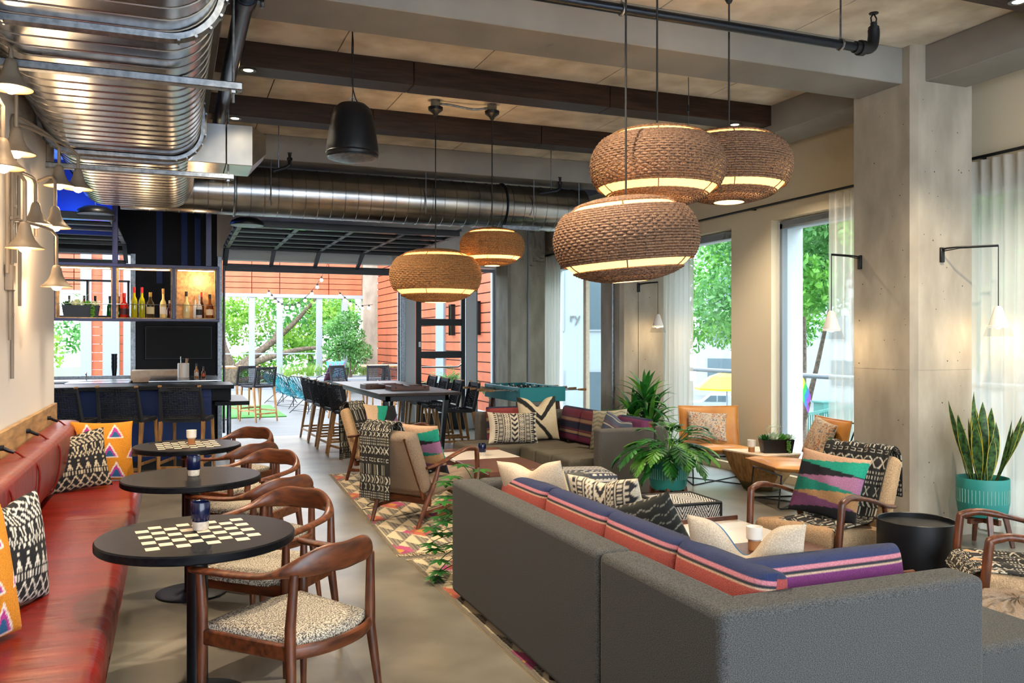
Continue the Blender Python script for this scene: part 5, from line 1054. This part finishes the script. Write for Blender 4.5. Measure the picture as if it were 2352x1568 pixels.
# schefflera beside the near sofa
t = thing('umbrella_plant', 'umbrella plant with fingered glossy leaves beside the end of the near sofa', 'potted plant', (1.93, 5.55, 0))
MB().lathe([(.11, 0), (.13, .02), (.15, .26), (.14, .27), (.13, .24), (.0001, .24)], 28, caps=False).build('pot', 'stoneware', t)
def umbrella(m, p, az, el, ln, n=7, s=.09):
    e = el; q = Vector(p)
    pts = [q.copy()]
    for i in range(5): q = q+Vector((math.cos(az)*math.cos(e), math.sin(az)*math.cos(e), math.sin(e)))*ln/5; e -= .1; pts.append(q.copy())
    m.tube(pts, .003, 5, caps=False)
    for k in range(n): leafstrip(m, q, az+k*2*math.pi/n, .12, s*R.uniform(.85, 1.15), s*.38, .75, 4, .12)
for k in range(34):
    A = k*2.39996; z = R.uniform(.28, .62); m = MB(); umbrella(m, (0, 0, z), A, math.radians(R.uniform(-5, 50)), R.uniform(.16, .34)); m.build('leaf', 'leaf_deep', t, smooth=80)
for k in range(9):
    m = MB(); umbrella(m, (-.18, -.10, .50-.05*k), math.radians(185+R.uniform(-50, 50)), math.radians(-10), R.uniform(.08, .2)); m.build('leaf', 'leaf_deep', t, smooth=80)
MB().tube([(0, 0, .2), (.01, 0, .5), (.03, .01, .72)], .008, 6).build('stem', 'bark', t)
# fern behind the far sofa, broad-leafed plant by the window
t = thing('fern', 'feathery green fern behind the far sofa beside the middle column', 'potted plant', (5.05, 10.3, 0)); MB().lathe([(.13, 0), (.17, .4), (.15, .4), (.0001, .36)], 28, caps=False).build('pot', 'stoneware', t)
for k in range(34):
    A = k*2.39996; m = MB(); e = math.radians(R.uniform(25, 80)); q = Vector((0, 0, .38)); ln = R.uniform(.3, .42)
    for i in range(9):
        d = Vector((math.cos(A)*math.cos(e), math.sin(A)*math.cos(e), math.sin(e))); q = q+d*ln/9; e -= .14
        if i > 2:
            for s in (-1, 1): leafstrip(m, q, A+s*1.1, e, .085*(1-.06*i), .022, .3, 3, .1)
    m.build('leaf', 'leaf_bright', t, smooth=80)
t = thing('calathea', 'broad-leafed dark green plant at the window beside the near column', 'potted plant', (5.98, 6.33, 0)); MB().lathe([(.14, 0), (.19, .38), (.17, .38), (.0001, .34)], 28, caps=False).build('pot', 'black_metal', t)
for k in range(24): A = k*2.39996; m = MB(); el = math.radians(R.uniform(25, 75)); leafstrip(m, (0, 0, .34), A, el+.2, .16, .01, 0, 2); leafstrip(m, (.16*math.cos(A)*math.cos(el), .16*math.sin(A)*math.cos(el), .36+.16*math.sin(el)), A, el, R.uniform(.2, .28), .14, math.radians(70), 6, .1); m.build('leaf', 'leaf_deep', t, smooth=80)
# planter troughs with succulents
def rosette(t, p, r, n, m_, el0=15):
    m = MB()
    for k in range(n): f_ = k/n; leafstrip(m, p, k*2.39996, math.radians(el0+(85-el0)*f_), r*(1-.4*f_), r*.28, math.radians(-10), 3, .25, peak=.55)
    m.build('succulent', m_, t, smooth=80)
def trough(loc, rz, label, w=.34, tall=False):
    t = thing('planter_trough', label, 'planter', loc, rz); MB().add([(-w/2+.02, -.06, 0), (w/2-.02, -.06, 0), (w/2-.02, .06, 0), (-w/2+.02, .06, 0), (-w/2, -.075, .14), (w/2, -.075, .14), (w/2, .075, .14), (-w/2, .075, .14)], [(0, 3, 2, 1), (0, 1, 5, 4), (1, 2, 6, 5), (2, 3, 7, 6), (3, 0, 4, 7)]).build('trough', 'black_metal', t, smooth=0); MB().box(-w/2+.01, w/2-.01, -.065, .065, .11, .125).build('soil', 'soil', t, smooth=0)
    for i, (x, r, c_) in enumerate(((-.13, .10, 'leaf_deep'), (-.04, .13, 'leaf_pale'), (.06, .11, 'leaf_bright'), (.13, .10, 'leaf_pale'))): rosette(t, (x*w/.34, R.uniform(-.02, .02), .13), r, 20, c_)
    m = MB()
    for k in range(7): m.tube(bez([(-.05, 0, .13), (-.05+R.uniform(-.08, .1), R.uniform(-.05, .05), .24), (-.05+R.uniform(-.15, .2), R.uniform(-.05, .05), .30+R.uniform(-.03, .05))], 8), .0015, 4)
    m.build('wispy_stem', 'leaf_pale', t)
    m = MB()
    for k in range(60): x = w/2-.07+R.uniform(-.02, .02); z = .13-.13*R.random(); m.sphere((x, -.085+R.uniform(-.008, .006), z), .008, 5, 4)
    m.build('trailing_beads', 'leaf_bright', t)
trough((5.93, 7.36, .4135), -18, 'dark trough of succulents and air plants on the faceted wood table'); trough((-1.02, 11.33, 1.874), 0, 'dark trough of succulents and air plants in the hanging bar shelf', .40)
# ================================================================= outside: patio, facade, trees, street
struct(MB().box(-14, 6.45, 14.7, 31, -.2, -.002).build('floor_patio', 'patio', smooth=0), 'pale paved patio beyond the garage opening')
struct(MB().box(-40, 6.5, 31, 90, -1.2, -.9).build('ground_garden', 'grass', smooth=0), 'green ground behind the patio facade')
struct(MB().box(6.8, 90, -40, 90, -3.6, -3.4).build('ground_street', 'asphalt', smooth=0), 'pale street outside the windows')
struct(MB().box(6.8, 9.4, -6, 15, -.3, -.08).build('floor_terrace', 'pavement', smooth=0), 'narrow terrace outside the tall windows')
# patio facade
fa = thing('patio_facade', 'white framed patio facade with orange siding above its openings', 'facade', (0, 29, 0))
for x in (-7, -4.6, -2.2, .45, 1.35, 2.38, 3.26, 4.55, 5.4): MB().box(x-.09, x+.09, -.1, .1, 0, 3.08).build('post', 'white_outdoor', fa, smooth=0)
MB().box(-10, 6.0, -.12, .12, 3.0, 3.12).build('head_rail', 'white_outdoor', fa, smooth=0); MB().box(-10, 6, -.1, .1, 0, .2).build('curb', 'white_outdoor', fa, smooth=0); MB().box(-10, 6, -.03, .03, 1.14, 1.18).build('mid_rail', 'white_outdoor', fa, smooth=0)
MB().box(-10, 6, .05, .2, 3.1, 5.2).build('wall_core', 'siding_gap', fa, smooth=0)
ex = [-10, -7.6, -5.2, -2.8, -.6, 1.35, 2.38, 3.26, 4.87, 6.0]; bd0 = {}
for k in range(10):
    for a, b in zip(ex, ex[1:]):
        key = round(b-a, 3)
        if key not in bd0: bd0[key] = MB().box(.012, key-.012, -.03, .05, .01, .172).build('siding_board', 'siding', fa, smooth=0); bd0[key].location = (a, 0, 3.12+.182*k)
        else: share(bd0[key], fa, (a, 0, 3.12+.182*k))
MB().box(6.0, 6.5, -.15, .25, 0, 5.4).build('pilaster', 'concrete', fa, smooth=0)
sw = thing('side_facade', 'orange sided wing with white pilasters along the patio', 'facade', (6.5, 22, 0))
MB().box(.05, .3, -7, 7, 0, 5.2).build('wall_core', 'siding_gap', sw, smooth=0); bd1 = {}
for y0, y1 in ((-6.9, -5.2), (-4.5, -3.1), (-2.4, -1.0), (-.3, 2.0), (2.6, 6.9)):
    key = round(y1-y0, 3)
    for k in range(23):
        if key not in bd1: bd1[key] = MB().box(0, .05, 0, key, .01, .205).build('siding_board', 'siding', sw, smooth=0); bd1[key].location = (0, y0, .222*k)
        else: share(bd1[key], sw, (0, y0, .222*k))
for y0, y1 in ((-5.2, -4.5), (-3.1, -2.4), (-1.0, -.3), (2.0, 2.6)): MB().box(-.06, .05, y0, y1, 0, 5.2).build('pilaster', 'white_outdoor', sw, smooth=0)
for y in (-6.2, -3.6, -1.7):
    MB().box(-.10, -.02, y-.09, y+.09, 1.75, 2.45).build('lantern', 'lamp_glass', sw, smooth=0); MB().box(-.11, -.0, y-.1, y-.07, 1.72, 2.48).box(-.11, 0, y+.07, y+.1, 1.72, 2.48).box(-.11, 0, y-.1, y+.1, 2.46, 2.49).build('lantern_frame', 'black_metal', sw, smooth=0)
lw = thing('bar_side_facade', 'white and orange banded pier seen through the bar window', 'facade', (-1.9, 21, 0))
for x0, x1, m_ in ((0, .22, 'white_outdoor'), (.22, .44, 'siding'), (.44, .78, 'white_outdoor'), (.78, .86, 'siding'), (.86, 1.3, 'white_outdoor')):
    if m_ == 'siding':
        for k in range(24): MB().box(x0, x1, 0, .1, .19*k, .19*k+.18).build('siding_board', m_, lw, smooth=0)
    else: MB().box(x0, x1, -.05, .1, 0, 4.6).build('pier', m_, lw, smooth=0)
# trees
def cloud(name, parent, m_, C_, Rr, N_, size, seed, squash=.8):
    g = np.random.default_rng(seed); C_ = np.array(C_, float); Rr = np.array(Rr, float); w = Rr**2; idx = g.choice(len(C_), N_, p=w/w.sum())
    d = g.normal(size=(N_, 3)); d /= np.linalg.norm(d, axis=1)[:, None]; r = g.random(N_)**.4; p = C_[idx]+d*(Rr[idx]*r)[:, None]*np.array([1, 1, squash])
    a = g.normal(size=(N_, 3)); a /= np.linalg.norm(a, axis=1)[:, None]; b = np.cross(a, g.normal(size=(N_, 3))); b /= np.linalg.norm(b, axis=1)[:, None]; s = size*(.6+.8*g.random(N_))[:, None]
    V = np.stack([p-a*s, p-b*s*.42, p+a*s, p+b*s*.42], 1).reshape(-1, 3); F = np.arange(N_*4).reshape(-1, 4); return npmesh(name, V, F, m_, parent, smooth=0)
def tree(loc, label, cl, trunk, leaf_, N_, size, seed, name='tree', grp=None):
    t = thing(name, label, 'tree' if name == 'tree' else 'bush', loc)
    if trunk:
        m = MB()
        for pts, r0, r1 in trunk: P = bez(pts, 14); m.tube(P, [r0+(r1-r0)*i/14 for i in range(15)], 8)
        m.build('trunk', 'bark', t, smooth=60)
    f_ = cloud('foliage', t, leaf_, [c[:3] for c in cl], [c[3] for c in cl], N_, size, seed); f_['kind'] = 'stuff'; return t
tree((3.0, 34, -.9), 'spreading tree with bare dark branches behind the patio posts', [(-2.5, 0, 2.2, 1.0), (-.5, 1, 3.3, 1.3), (1.5, .5, 2.4, 1.0), (-3, 1, 4.4, 1.1), (2.8, 0, 3.6, 1.1), (0, 2, 1.2, 1.1), (3.4, 1.0, 1.6, .9), (1.0, 0, 4.6, 1.0)],
     [([(-1, 0, 0), (-1.0, 0, 1.4), (-1.3, 0, 2.4), (-1.6, .2, 4.5)], .3, .10), ([(-1, 0, 1.2), (0, 0, 2.0), (1.2, 0, 3.0), (2.6, 0, 4.6)], .2, .05), ([(-1, 0, 1.3), (.6, -.3, 1.9), (2.0, -.4, 2.2), (3.4, -.3, 2.0)], .15, .04), ([(-1.1, 0, 1.6), (-2.2, 0, 2.4), (-2.6, 0, 4.0)], .15, .04), ([(.6, 0, 2.5), (.9, .2, 3.4), (.6, .2, 4.4)], .09, .03), ([(-1, 0, .9), (.2, -.2, 1.1), (1.6, -.2, 1.3), (3.0, -.2, 1.9)], .12, .03)], 'leaf_tree', 7000, .10, 21)
tree((5.2, 27.2, 0), 'grey-green olive bush in the patio corner', [(0, 0, 1.7, .55), (-.4, .1, 1.3, .45), (.3, 0, 1.2, .5), (0, .2, 2.2, .45), (-.5, 0, 2.0, .35)], [([(0, 0, 0), (.05, 0, .8), (0, 0, 1.6)], .04, .02), ([(0, 0, .3), (-.3, 0, 1.0), (-.4, 0, 1.7)], .03, .012), ([(0, 0, .3), (.3, 0, 1.0), (.35, 0, 1.8)], .03, .012)], 'leaf_tree2', 5200, .045, 22, 'olive_bush')
for i, (x, y, r, h, lf) in enumerate(((-9, 37, 2.4, 2.4, 'leaf_tree2'), (-5.5, 35, 2.2, 2.0, 'leaf_tree'), (-2.0, 38, 2.4, 2.6, 'leaf_tree2'), (1.0, 40, 2.6, 2.6, 'leaf_tree'), (5.5, 38, 2.6, 2.8, 'leaf_tree2'), (8.5, 34, 2.2, 2.4, 'leaf_tree2'), (-7, 33, 1.6, 1.0, 'leaf_tree'))):
    rr = random.Random(i); cl = [(rr.uniform(-1.4, 1.4), rr.uniform(-1, 1), h+rr.uniform(-1.5, 2.2), r*rr.uniform(.45, .65)) for _ in range(7)]
    tree((x, y, -.9), ('round leafy tree farthest along behind the bar window', 'yellow-green tree behind the bar window', 'mid green tree behind the pier of the bar window', 'yellow-green tree behind the spreading dark-branched tree', 'tall green tree behind the olive bush', 'green tree behind the concrete pilaster', 'low yellow-green bush behind the bar window')[i], cl, [([(0, 0, 0), (.1, 0, h*.6), (0, 0, h+1)], .2, .08)], lf, 3600, .13, 40+i)
hb = thing('garden_bed', 'long raised bed of feathery grasses along the patio', 'planter', (4.6, 27.6, 0)); MB().box(-1.5, 1.4, -.4, .4, 0, .45).build('box', 'white_outdoor', hb, smooth=0); m = MB()
for k in range(900): A = R.uniform(0, 6.28); leafstrip(m, (R.uniform(-1.4, 1.3), R.uniform(-.35, .35), .42), A, math.radians(R.uniform(55, 88)), R.uniform(.35, .7), .012, math.radians(70), 3, 0)
q = m.build('grass_blades', 'leaf_tree', hb, smooth=0); q['kind'] = 'stuff'
t = thing('cycad', 'big fan-leaved plant outside the narrow window', 'bush', (5.55, 17.4, 0))
MB().cyl((0, 0, 0), (0, 0, .5), .22, .28, 20).build('pot', 'stoneware', t)
for k in range(26):
    A = k*2.39996; m = MB(); e = math.radians(R.uniform(25, 80)); q_ = Vector((0, 0, .5)); ln = R.uniform(.6, .88)
    for i in range(10):
        d = Vector((math.cos(A)*math.cos(e), math.sin(A)*math.cos(e), math.sin(e))); q_ = q_+d*ln/10; e -= .13
        if i > 1:
            for s in (-1, 1): leafstrip(m, q_, A+s*.9, e, .2*(1-.06*i), .035, .3, 3, .1)
    m.build('leaf', 'leaf_tree2', t, smooth=80)
# patio furniture
tg = MB().box(.15, 2.2, 18.3, 21.6, -.001, .02).build('turf_mat', 'grass', smooth=0); tag(tg, 'rectangle of bright green artificial turf on the patio', 'turf')
def acapulco(loc, rz, label, cords='#17a6b8'):
    if 'cord_teal' not in MATS: mat('cord_teal', '#0b7488', .5)
    t = thing('string_chair', label, 'chair', loc, rz)
    rim = [(.40*math.cos(a), -.02+.42*math.sin(a)*.75-.10, .52+.30*(-math.sin(a))) for a in np.linspace(0, 2*math.pi, 29)[:-1]]
    MB().tube(rim, .012, 6, closed=True).build('rim', 'black_metal', t); seat = [(.17*math.cos(a), .08+.15*math.sin(a), .30-.02*math.sin(a)) for a in np.linspace(0, 2*math.pi, 29)[:-1]]
    m = MB()
    for i in range(28):
        for j in (i, (i+3) % 28): m.tube([rim[i], (Vector(rim[i])*.45+Vector(seat[j])*.55)+Vector((0, 0, -.06)), seat[j]], .007, 4, caps=False)
    m.build('cords', 'cord_teal', t); MB().tube(seat, .012, 6, closed=True).build('seat_ring', 'cord_teal', t)
    for sx in (-1, 1):
        MB().tube([(sx*.16, .16, .28), (sx*.30, .28, 0)], .009, 6).build('leg', 'black_metal', t); MB().tube([(sx*.16, .0, .28), (sx*.28, -.30, 0)], .009, 6).build('leg', 'black_metal', t)
    MB().tube([(-.28, .26, .05), (.28, .26, .05), (.26, -.27, .05), (-.26, -.27, .05)], .006, 6, closed=True).build('brace', 'black_metal', t); return t
a0 = acapulco((2.78, 19.2, 0), -55, 'turquoise string chair nearest the communal table'); dup(a0, (2.62, 20.8, 0), -60, 'turquoise string chair in the middle of the patio row'); dup(a0, (2.55, 22.4, 0), -62, 'turquoise string chair farthest back on the patio')
bl = thing('patio_lounge_chair', 'black wire patio armchair with a plum cushion', 'chair', (4.2, 24.5, 0), 60); MB().tube([(-.35, -.35, .8), (.35, -.35, .8), (.38, .3, .55), (.36, .35, 0)], .014, 6).tube([(-.35, -.35, .8), (-.38, .3, .55), (-.36, .35, 0)], .014, 6).tube([(-.35, -.3, 0), (-.35, -.35, .8)], .014, 6).tube([(.35, -.3, 0), (.35, -.35, .8)], .014, 6).build('frame', 'black_metal', bl)
for x in np.linspace(-.3, .3, 9): MB().tube([(x, -.34, .78), (x, -.25, .42), (x, .3, .4)], .006, 5).build('wire', 'black_metal', bl)
MB().box(-.32, .32, -.28, .32, .40, .44).build('seat', 'black_metal', bl, bevel=.015, seg=2)
pillow('plum cushion on the black wire patio chair', .5, .45, .14, lambda u, v: np.broadcast_to(cc('#4a2742'), u.shape+(3,)).copy(), (4.05, 24.45, .44), -20, 60+180, 0, n=24)
pillow('turquoise and lilac plaid cushion on the patio bench', .6, .55, .16, lambda u, v: sel(fr(u*4) < .4, cc('#3f9aa5'), sel(fr(v*4) < .4, cc('#7a6aa8'), cc('#5b86b8'))), (4.55, 25.6, .45), -15, 10, 0, n=30)
pb = thing('patio_bench', 'low white patio bench under the facade', 'bench', (4.7, 25.9, 0)); MB().box(-1.2, 1.5, -.3, .3, .38, .45).build('seat', 'white_outdoor', pb, smooth=0)
for x in (-1.1, 1.4): MB().box(x-.05, x+.05, -.28, .28, 0, .38).build('leg', 'white_outdoor', pb, smooth=0)
for (x, y, rz, z_), lab in (((1.55, 17.6, 30, 0), 'woven patio stool at the edge of the turf, nearer the bar'), ((1.35, 18.5, 20, 0), 'woven patio stool on the turf behind its neighbour'), ((3.35, 17.6, -140, 0), 'woven patio stool seen over the communal table, nearest the string chairs'), ((3.95, 17.2, 180, 0), 'woven patio stool seen over the middle of the communal table'), ((4.55, 18.6, 170, 0), 'woven patio stool behind the round patio table top')): dup(s0, (x, y, z_), rz, lab)
for (x, y), lab in (((.75, 18.2), 'small high patio table beside the bar'), ((4.2, 18.0), 'high patio table between the woven stools')):
    t = thing('patio_table', lab, 'table', (x, y, 0)); MB().box(-.42, .42, -.42, .42, 1.03, 1.07).build('table_top', 'oak_y', t, smooth=0, bevel=.004, seg=1); MB().cyl((0, 0, .02), (0, 0, 1.03), .035, n=14).lathe([(.3, 0), (.3, .015), (.04, .03)], 28).build('pedestal', 'black_metal', t)
# string lights
sl = thing('string_lights', 'drooping string of warm bulbs in front of the facade', 'string lights', (0, 27.5, 0))
PTS = bez([(2.85, 1.3, 3.28), (3.05, .9, 2.95), (3.3, .6, 2.75), (3.7, .2, 2.8), (4.1, -.5, 3.25), (4.35, -1.0, 3.8), (4.6, -1.5, 4.6)], 60); MB().tube(PTS, .008, 5).build('cable', 'cord_black', sl)
PT2 = bez([(5.15, 1.3, 3.25), (5.4, .9, 2.95), (5.7, .4, 2.75), (6.0, -.2, 2.75)], 30); MB().tube(PT2, .008, 5).build('cable', 'cord_black', sl)
for k, p in enumerate(PTS[2::4]+PT2[2::5]): MB().sphere((p.x, p.y, p.z-.10), .055, 10, 6).build('bulb', 'bulb_clear', sl); MB().cyl((p.x, p.y, p.z-.06), (p.x, p.y, p.z+.01), .03, n=8).build('socket', 'black_metal', sl)
# street side
rl = thing('terrace_railing', 'white handrail along the terrace outside the windows', 'railing', (9.3, 5, -.08)); MB().cyl((0, -8, 1.12), (0, 10, 1.12), .04, n=10).build('handrail', 'white_outdoor', rl)
for k in range(7): MB().cyl((0, -7.8+3*k, 0), (0, -7.8+3*k, 1.12), .03, n=8).build('post', 'white_outdoor', rl)
for i, (x, y, z, s) in enumerate(((15, 15.5, 3.6, 1), (17, 20, 3.4, 1.1), (14.5, 11.2, 3.4, 1), (15, 7.5, 3.6, 1), (20, 27, 3.5, 1.2), (13.5, 3.6, 3.2, 1))):
    rr = random.Random(90+i); cl = [(rr.uniform(-2.2, 2.2)*s, rr.uniform(-2.6, 2.6)*s, z+3.4+rr.uniform(-1.5, 2.8), rr.uniform(1.0, 1.6)*s) for _ in range(10)]
    tree((x, y, -3.4), ('street tree outside the window of the tan leather chair', 'street tree behind the tan leather chair window, farther along', 'street tree outside the window with the flag', 'street tree outside the curtain by the near column', 'street tree far along the street', 'street tree outside the snake plant window')[i], cl, [([(0, 0, 0), (.1, .1, 2.5), (-.1, .3, z+3)], .22, .1), ([(.05, .05, 2.6), (.8, .8, 4.2), (1.4, 1.5, z+3)], .1, .04), ([(.05, .05, 2.4), (-.5, -1.2, 4.2), (-.6, -2, z+3)], .1, .04)], 'leaf_tree2' if i % 2 else 'leaf_bright2', 15000, .11, 60+i)
def building(loc, w, d, h, label, rows, cols, rz=0, fx='y'):
    t = thing('building', label, 'building', loc, rz); MB().box(-w/2, w/2, 0, d, 0, h).build('walls', 'building', t, smooth=0)
    for r in range(rows):
        for c_ in range(cols):
            x = -w/2+(c_+.5)*w/cols; z = 1.2+r*(h-1.5)/rows; ww = w/cols*.3; f_ = MB().box(x-ww, x+ww, -.06, .02, z, z+(h-1.5)/rows*.62).build('window', 'white_outdoor', t, smooth=0); MB().box(x-ww+.08, x+ww-.08, -.08, -.05, z+.08, z+(h-1.5)/rows*.62-.08).build('pane', 'window_dark', f_, smooth=0)
    return t
building((56, 44, -3.4), 50, 8, 16, 'long pale building across the street', 4, 9, -62)
b2 = building((15.3, 31.5, -3.4), 4.6, 6, 14, 'white building with lettering seen past the football table', 3, 2, -26)
cu = bpy.data.curves.new('lettering', 'FONT'); cu.body = 'ry'; cu.size = .55; cu.extrude = .02; tmp = bpy.data.objects.new('tmp', cu); COL.objects.link(tmp); bpy.context.view_layer.update()
me = bpy.data.meshes.new_from_object(tmp); bpy.data.objects.remove(tmp); o = bpy.data.objects.new('lettering', me); COL.objects.link(o); me.materials.append(MATS['asphalt']); o.parent = b2; o.rotation_euler = (math.pi/2, 0, 0); o.location = (-.26, -.04, 5.75); o['label'] = 'grey wall lettering ry'
MB().tube([(-2.3+.2*k, -.1, 6.9+1.6*math.sin(k/22*math.pi)) for k in range(23)], .06, 8).build('arch', 'building', b2)
# car
cr = thing('car', 'white pickup truck parked across the street', 'car', (32.6, 46.2, -3.4), 145)
sec = [(-2.6, .45), (-2.6, 1.0), (-1.0, 1.02), (-.75, 1.55), (.45, 1.58), (1.05, 1.08), (2.3, .98), (2.55, .8), (2.55, .42)]
m = MB(); n_ = len(sec); m.add([(x, -.9, z) for x, z in sec]+[(x, .9, z) for x, z in sec], [tuple(range(n_)), tuple(range(2*n_-1, n_-1, -1))]+[(i, n_+i, n_+(i+1) % n_, (i+1) % n_) for i in range(n_)]); m.build('body', 'white_outdoor', cr, smooth=0, bevel=.06, seg=2)
for y in (-.92, .92):
    MB().add([(-.62, y, 1.1), (.0, y, 1.1), (.0, y, 1.48), (-.55, y, 1.48)], [(0, 1, 2, 3)]).build('side_window', 'window_dark', cr, smooth=0); MB().add([(.08, y, 1.1), (.85, y, 1.1), (.45, y, 1.48), (.08, y, 1.48)], [(0, 1, 2, 3)]).build('side_window', 'window_dark', cr, smooth=0)
for x in (-1.7, 1.65):
    for y in (-.9, .9): MB().cyl((x, y-.1, .36), (x, y+.1, .36), .36, n=20).build('wheel', 'black_metal', cr); MB().cyl((x, y-.12, .36), (x, y+.12, .36), .2, n=14).build('hub', 'galv', cr)
# yellow parasol, rainbow flag, newspaper box and fence across the street
ya = thing('parasol', 'yellow street parasol across the street', 'parasol', (27.1, 37.6, -3.4)); mat('yellow', '#e8c51a', .6); MB().lathe([(1.7, 2.4), (1.72, 2.5), (.9, 3.1), (.05, 3.4)], 8).build('canopy', 'yellow', ya, smooth=0); MB().cyl((0, 0, 0), (0, 0, 3.4), .04, n=8).build('pole', 'galv', ya)
fl = thing('flag', 'rainbow flag on a slanted pole outside the window', 'flag', (13.9, 16.0, .25)); fl.scale = (.55, .55, .55); MB().tube([(0, 0, -.2), (-.35, .45, 1.35)], .02, 8).build('pole', 'galv', fl)
for k, h in enumerate(('#c8202c', '#e67a1e', '#eecf2a', '#2f9a4a', '#2a6ac0', '#7a3a9a')):
    mat('flag_%d' % k, h, .8); nn_ = 14; u = np.linspace(0, 1, nn_); v = np.array([k/6, (k+1)/6]); U, V_ = np.meshgrid(u, v); grid('stripe', np.stack([-.33+.28*V_*1.1-.55*U*.6+.04*np.sin(U*9), .42-.36*V_*1.1-.35*U*.6, 1.28-1.15*V_-.75*U+.05*np.sin(U*7+V_*3)], -1), 'flag_%d' % k, fl)
nb = thing('newspaper_box', 'dark green street box beside the fence', 'street box', (34.1, 38.1, -3.4)); mat('street_green', '#2f6a63', .5); MB().box(-.5, .5, -.4, .4, .9, 1.5).box(-.6, .6, -.45, .45, 1.5, 1.58).build('box', 'street_green', nb, smooth=0)
for x in (-.3, .3): MB().box(x-.07, x+.07, -.07, .07, 0, .9).build('post', 'street_green', nb, smooth=0)
fc = thing('street_fence', 'dark green iron fence along the far pavement', 'fence', (25, 27.7, -3.4), 30)
for x in np.linspace(-3, 3, 25): MB().cyl((x, 0, 0), (x, 0, 2.2), .03, n=6).build('bar', 'street_green', fc)
MB().box(-3.1, 3.1, -.03, .03, 2.1, 2.2).box(-3.1, 3.1, -.03, .03, .3, .4).build('rail', 'street_green', fc, smooth=0); struct(MB().box(18, 40, 8, 44, -3.4, -3.3).build('ground_pavement', 'pavement', smooth=0), 'pale pavement across the street')
# ================================================================= groups of repeats
GROUPS = dict(dining_chair='walnut chairs at the chess tables', bar_stool='woven stools', chess_table='round tables along the banquette', cup='cups on the tables', bottle='bottles behind the bar', bell_sconce='bell lamps on the white wall',
    cone_sconce='cone lamps on the columns', rattan_pendant='rattan pendant lamps', downlight='recessed downlights', pillow='scatter pillows', armchair='wooden tweed armchairs', throw_blanket='throws on the armchairs', sectional_sofa='grey sectional sofas',
    coffee_table='walnut and marble coffee tables', pouf='poufs between the sofas', leather_chair='tan leather chairs', curtain='sheer curtains', curtain_rod='black curtain rods', rug='flatweave rugs', tree='trees outside', string_chair='turquoise string chairs on the patio',
    patio_table='high patio tables', planter_trough='succulent troughs', game_box='game boxes on the communal table', sprinkler_branch='sprinkler branches', garage_door='raised garage doors', dome_light='dome lights', building='buildings across the street')
for o in COL.objects:
    if o.parent is None and 'category' in o and 'group' not in o:
        g_ = GROUPS.get(o.name.split('.')[0])
        if g_: o['group'] = g_
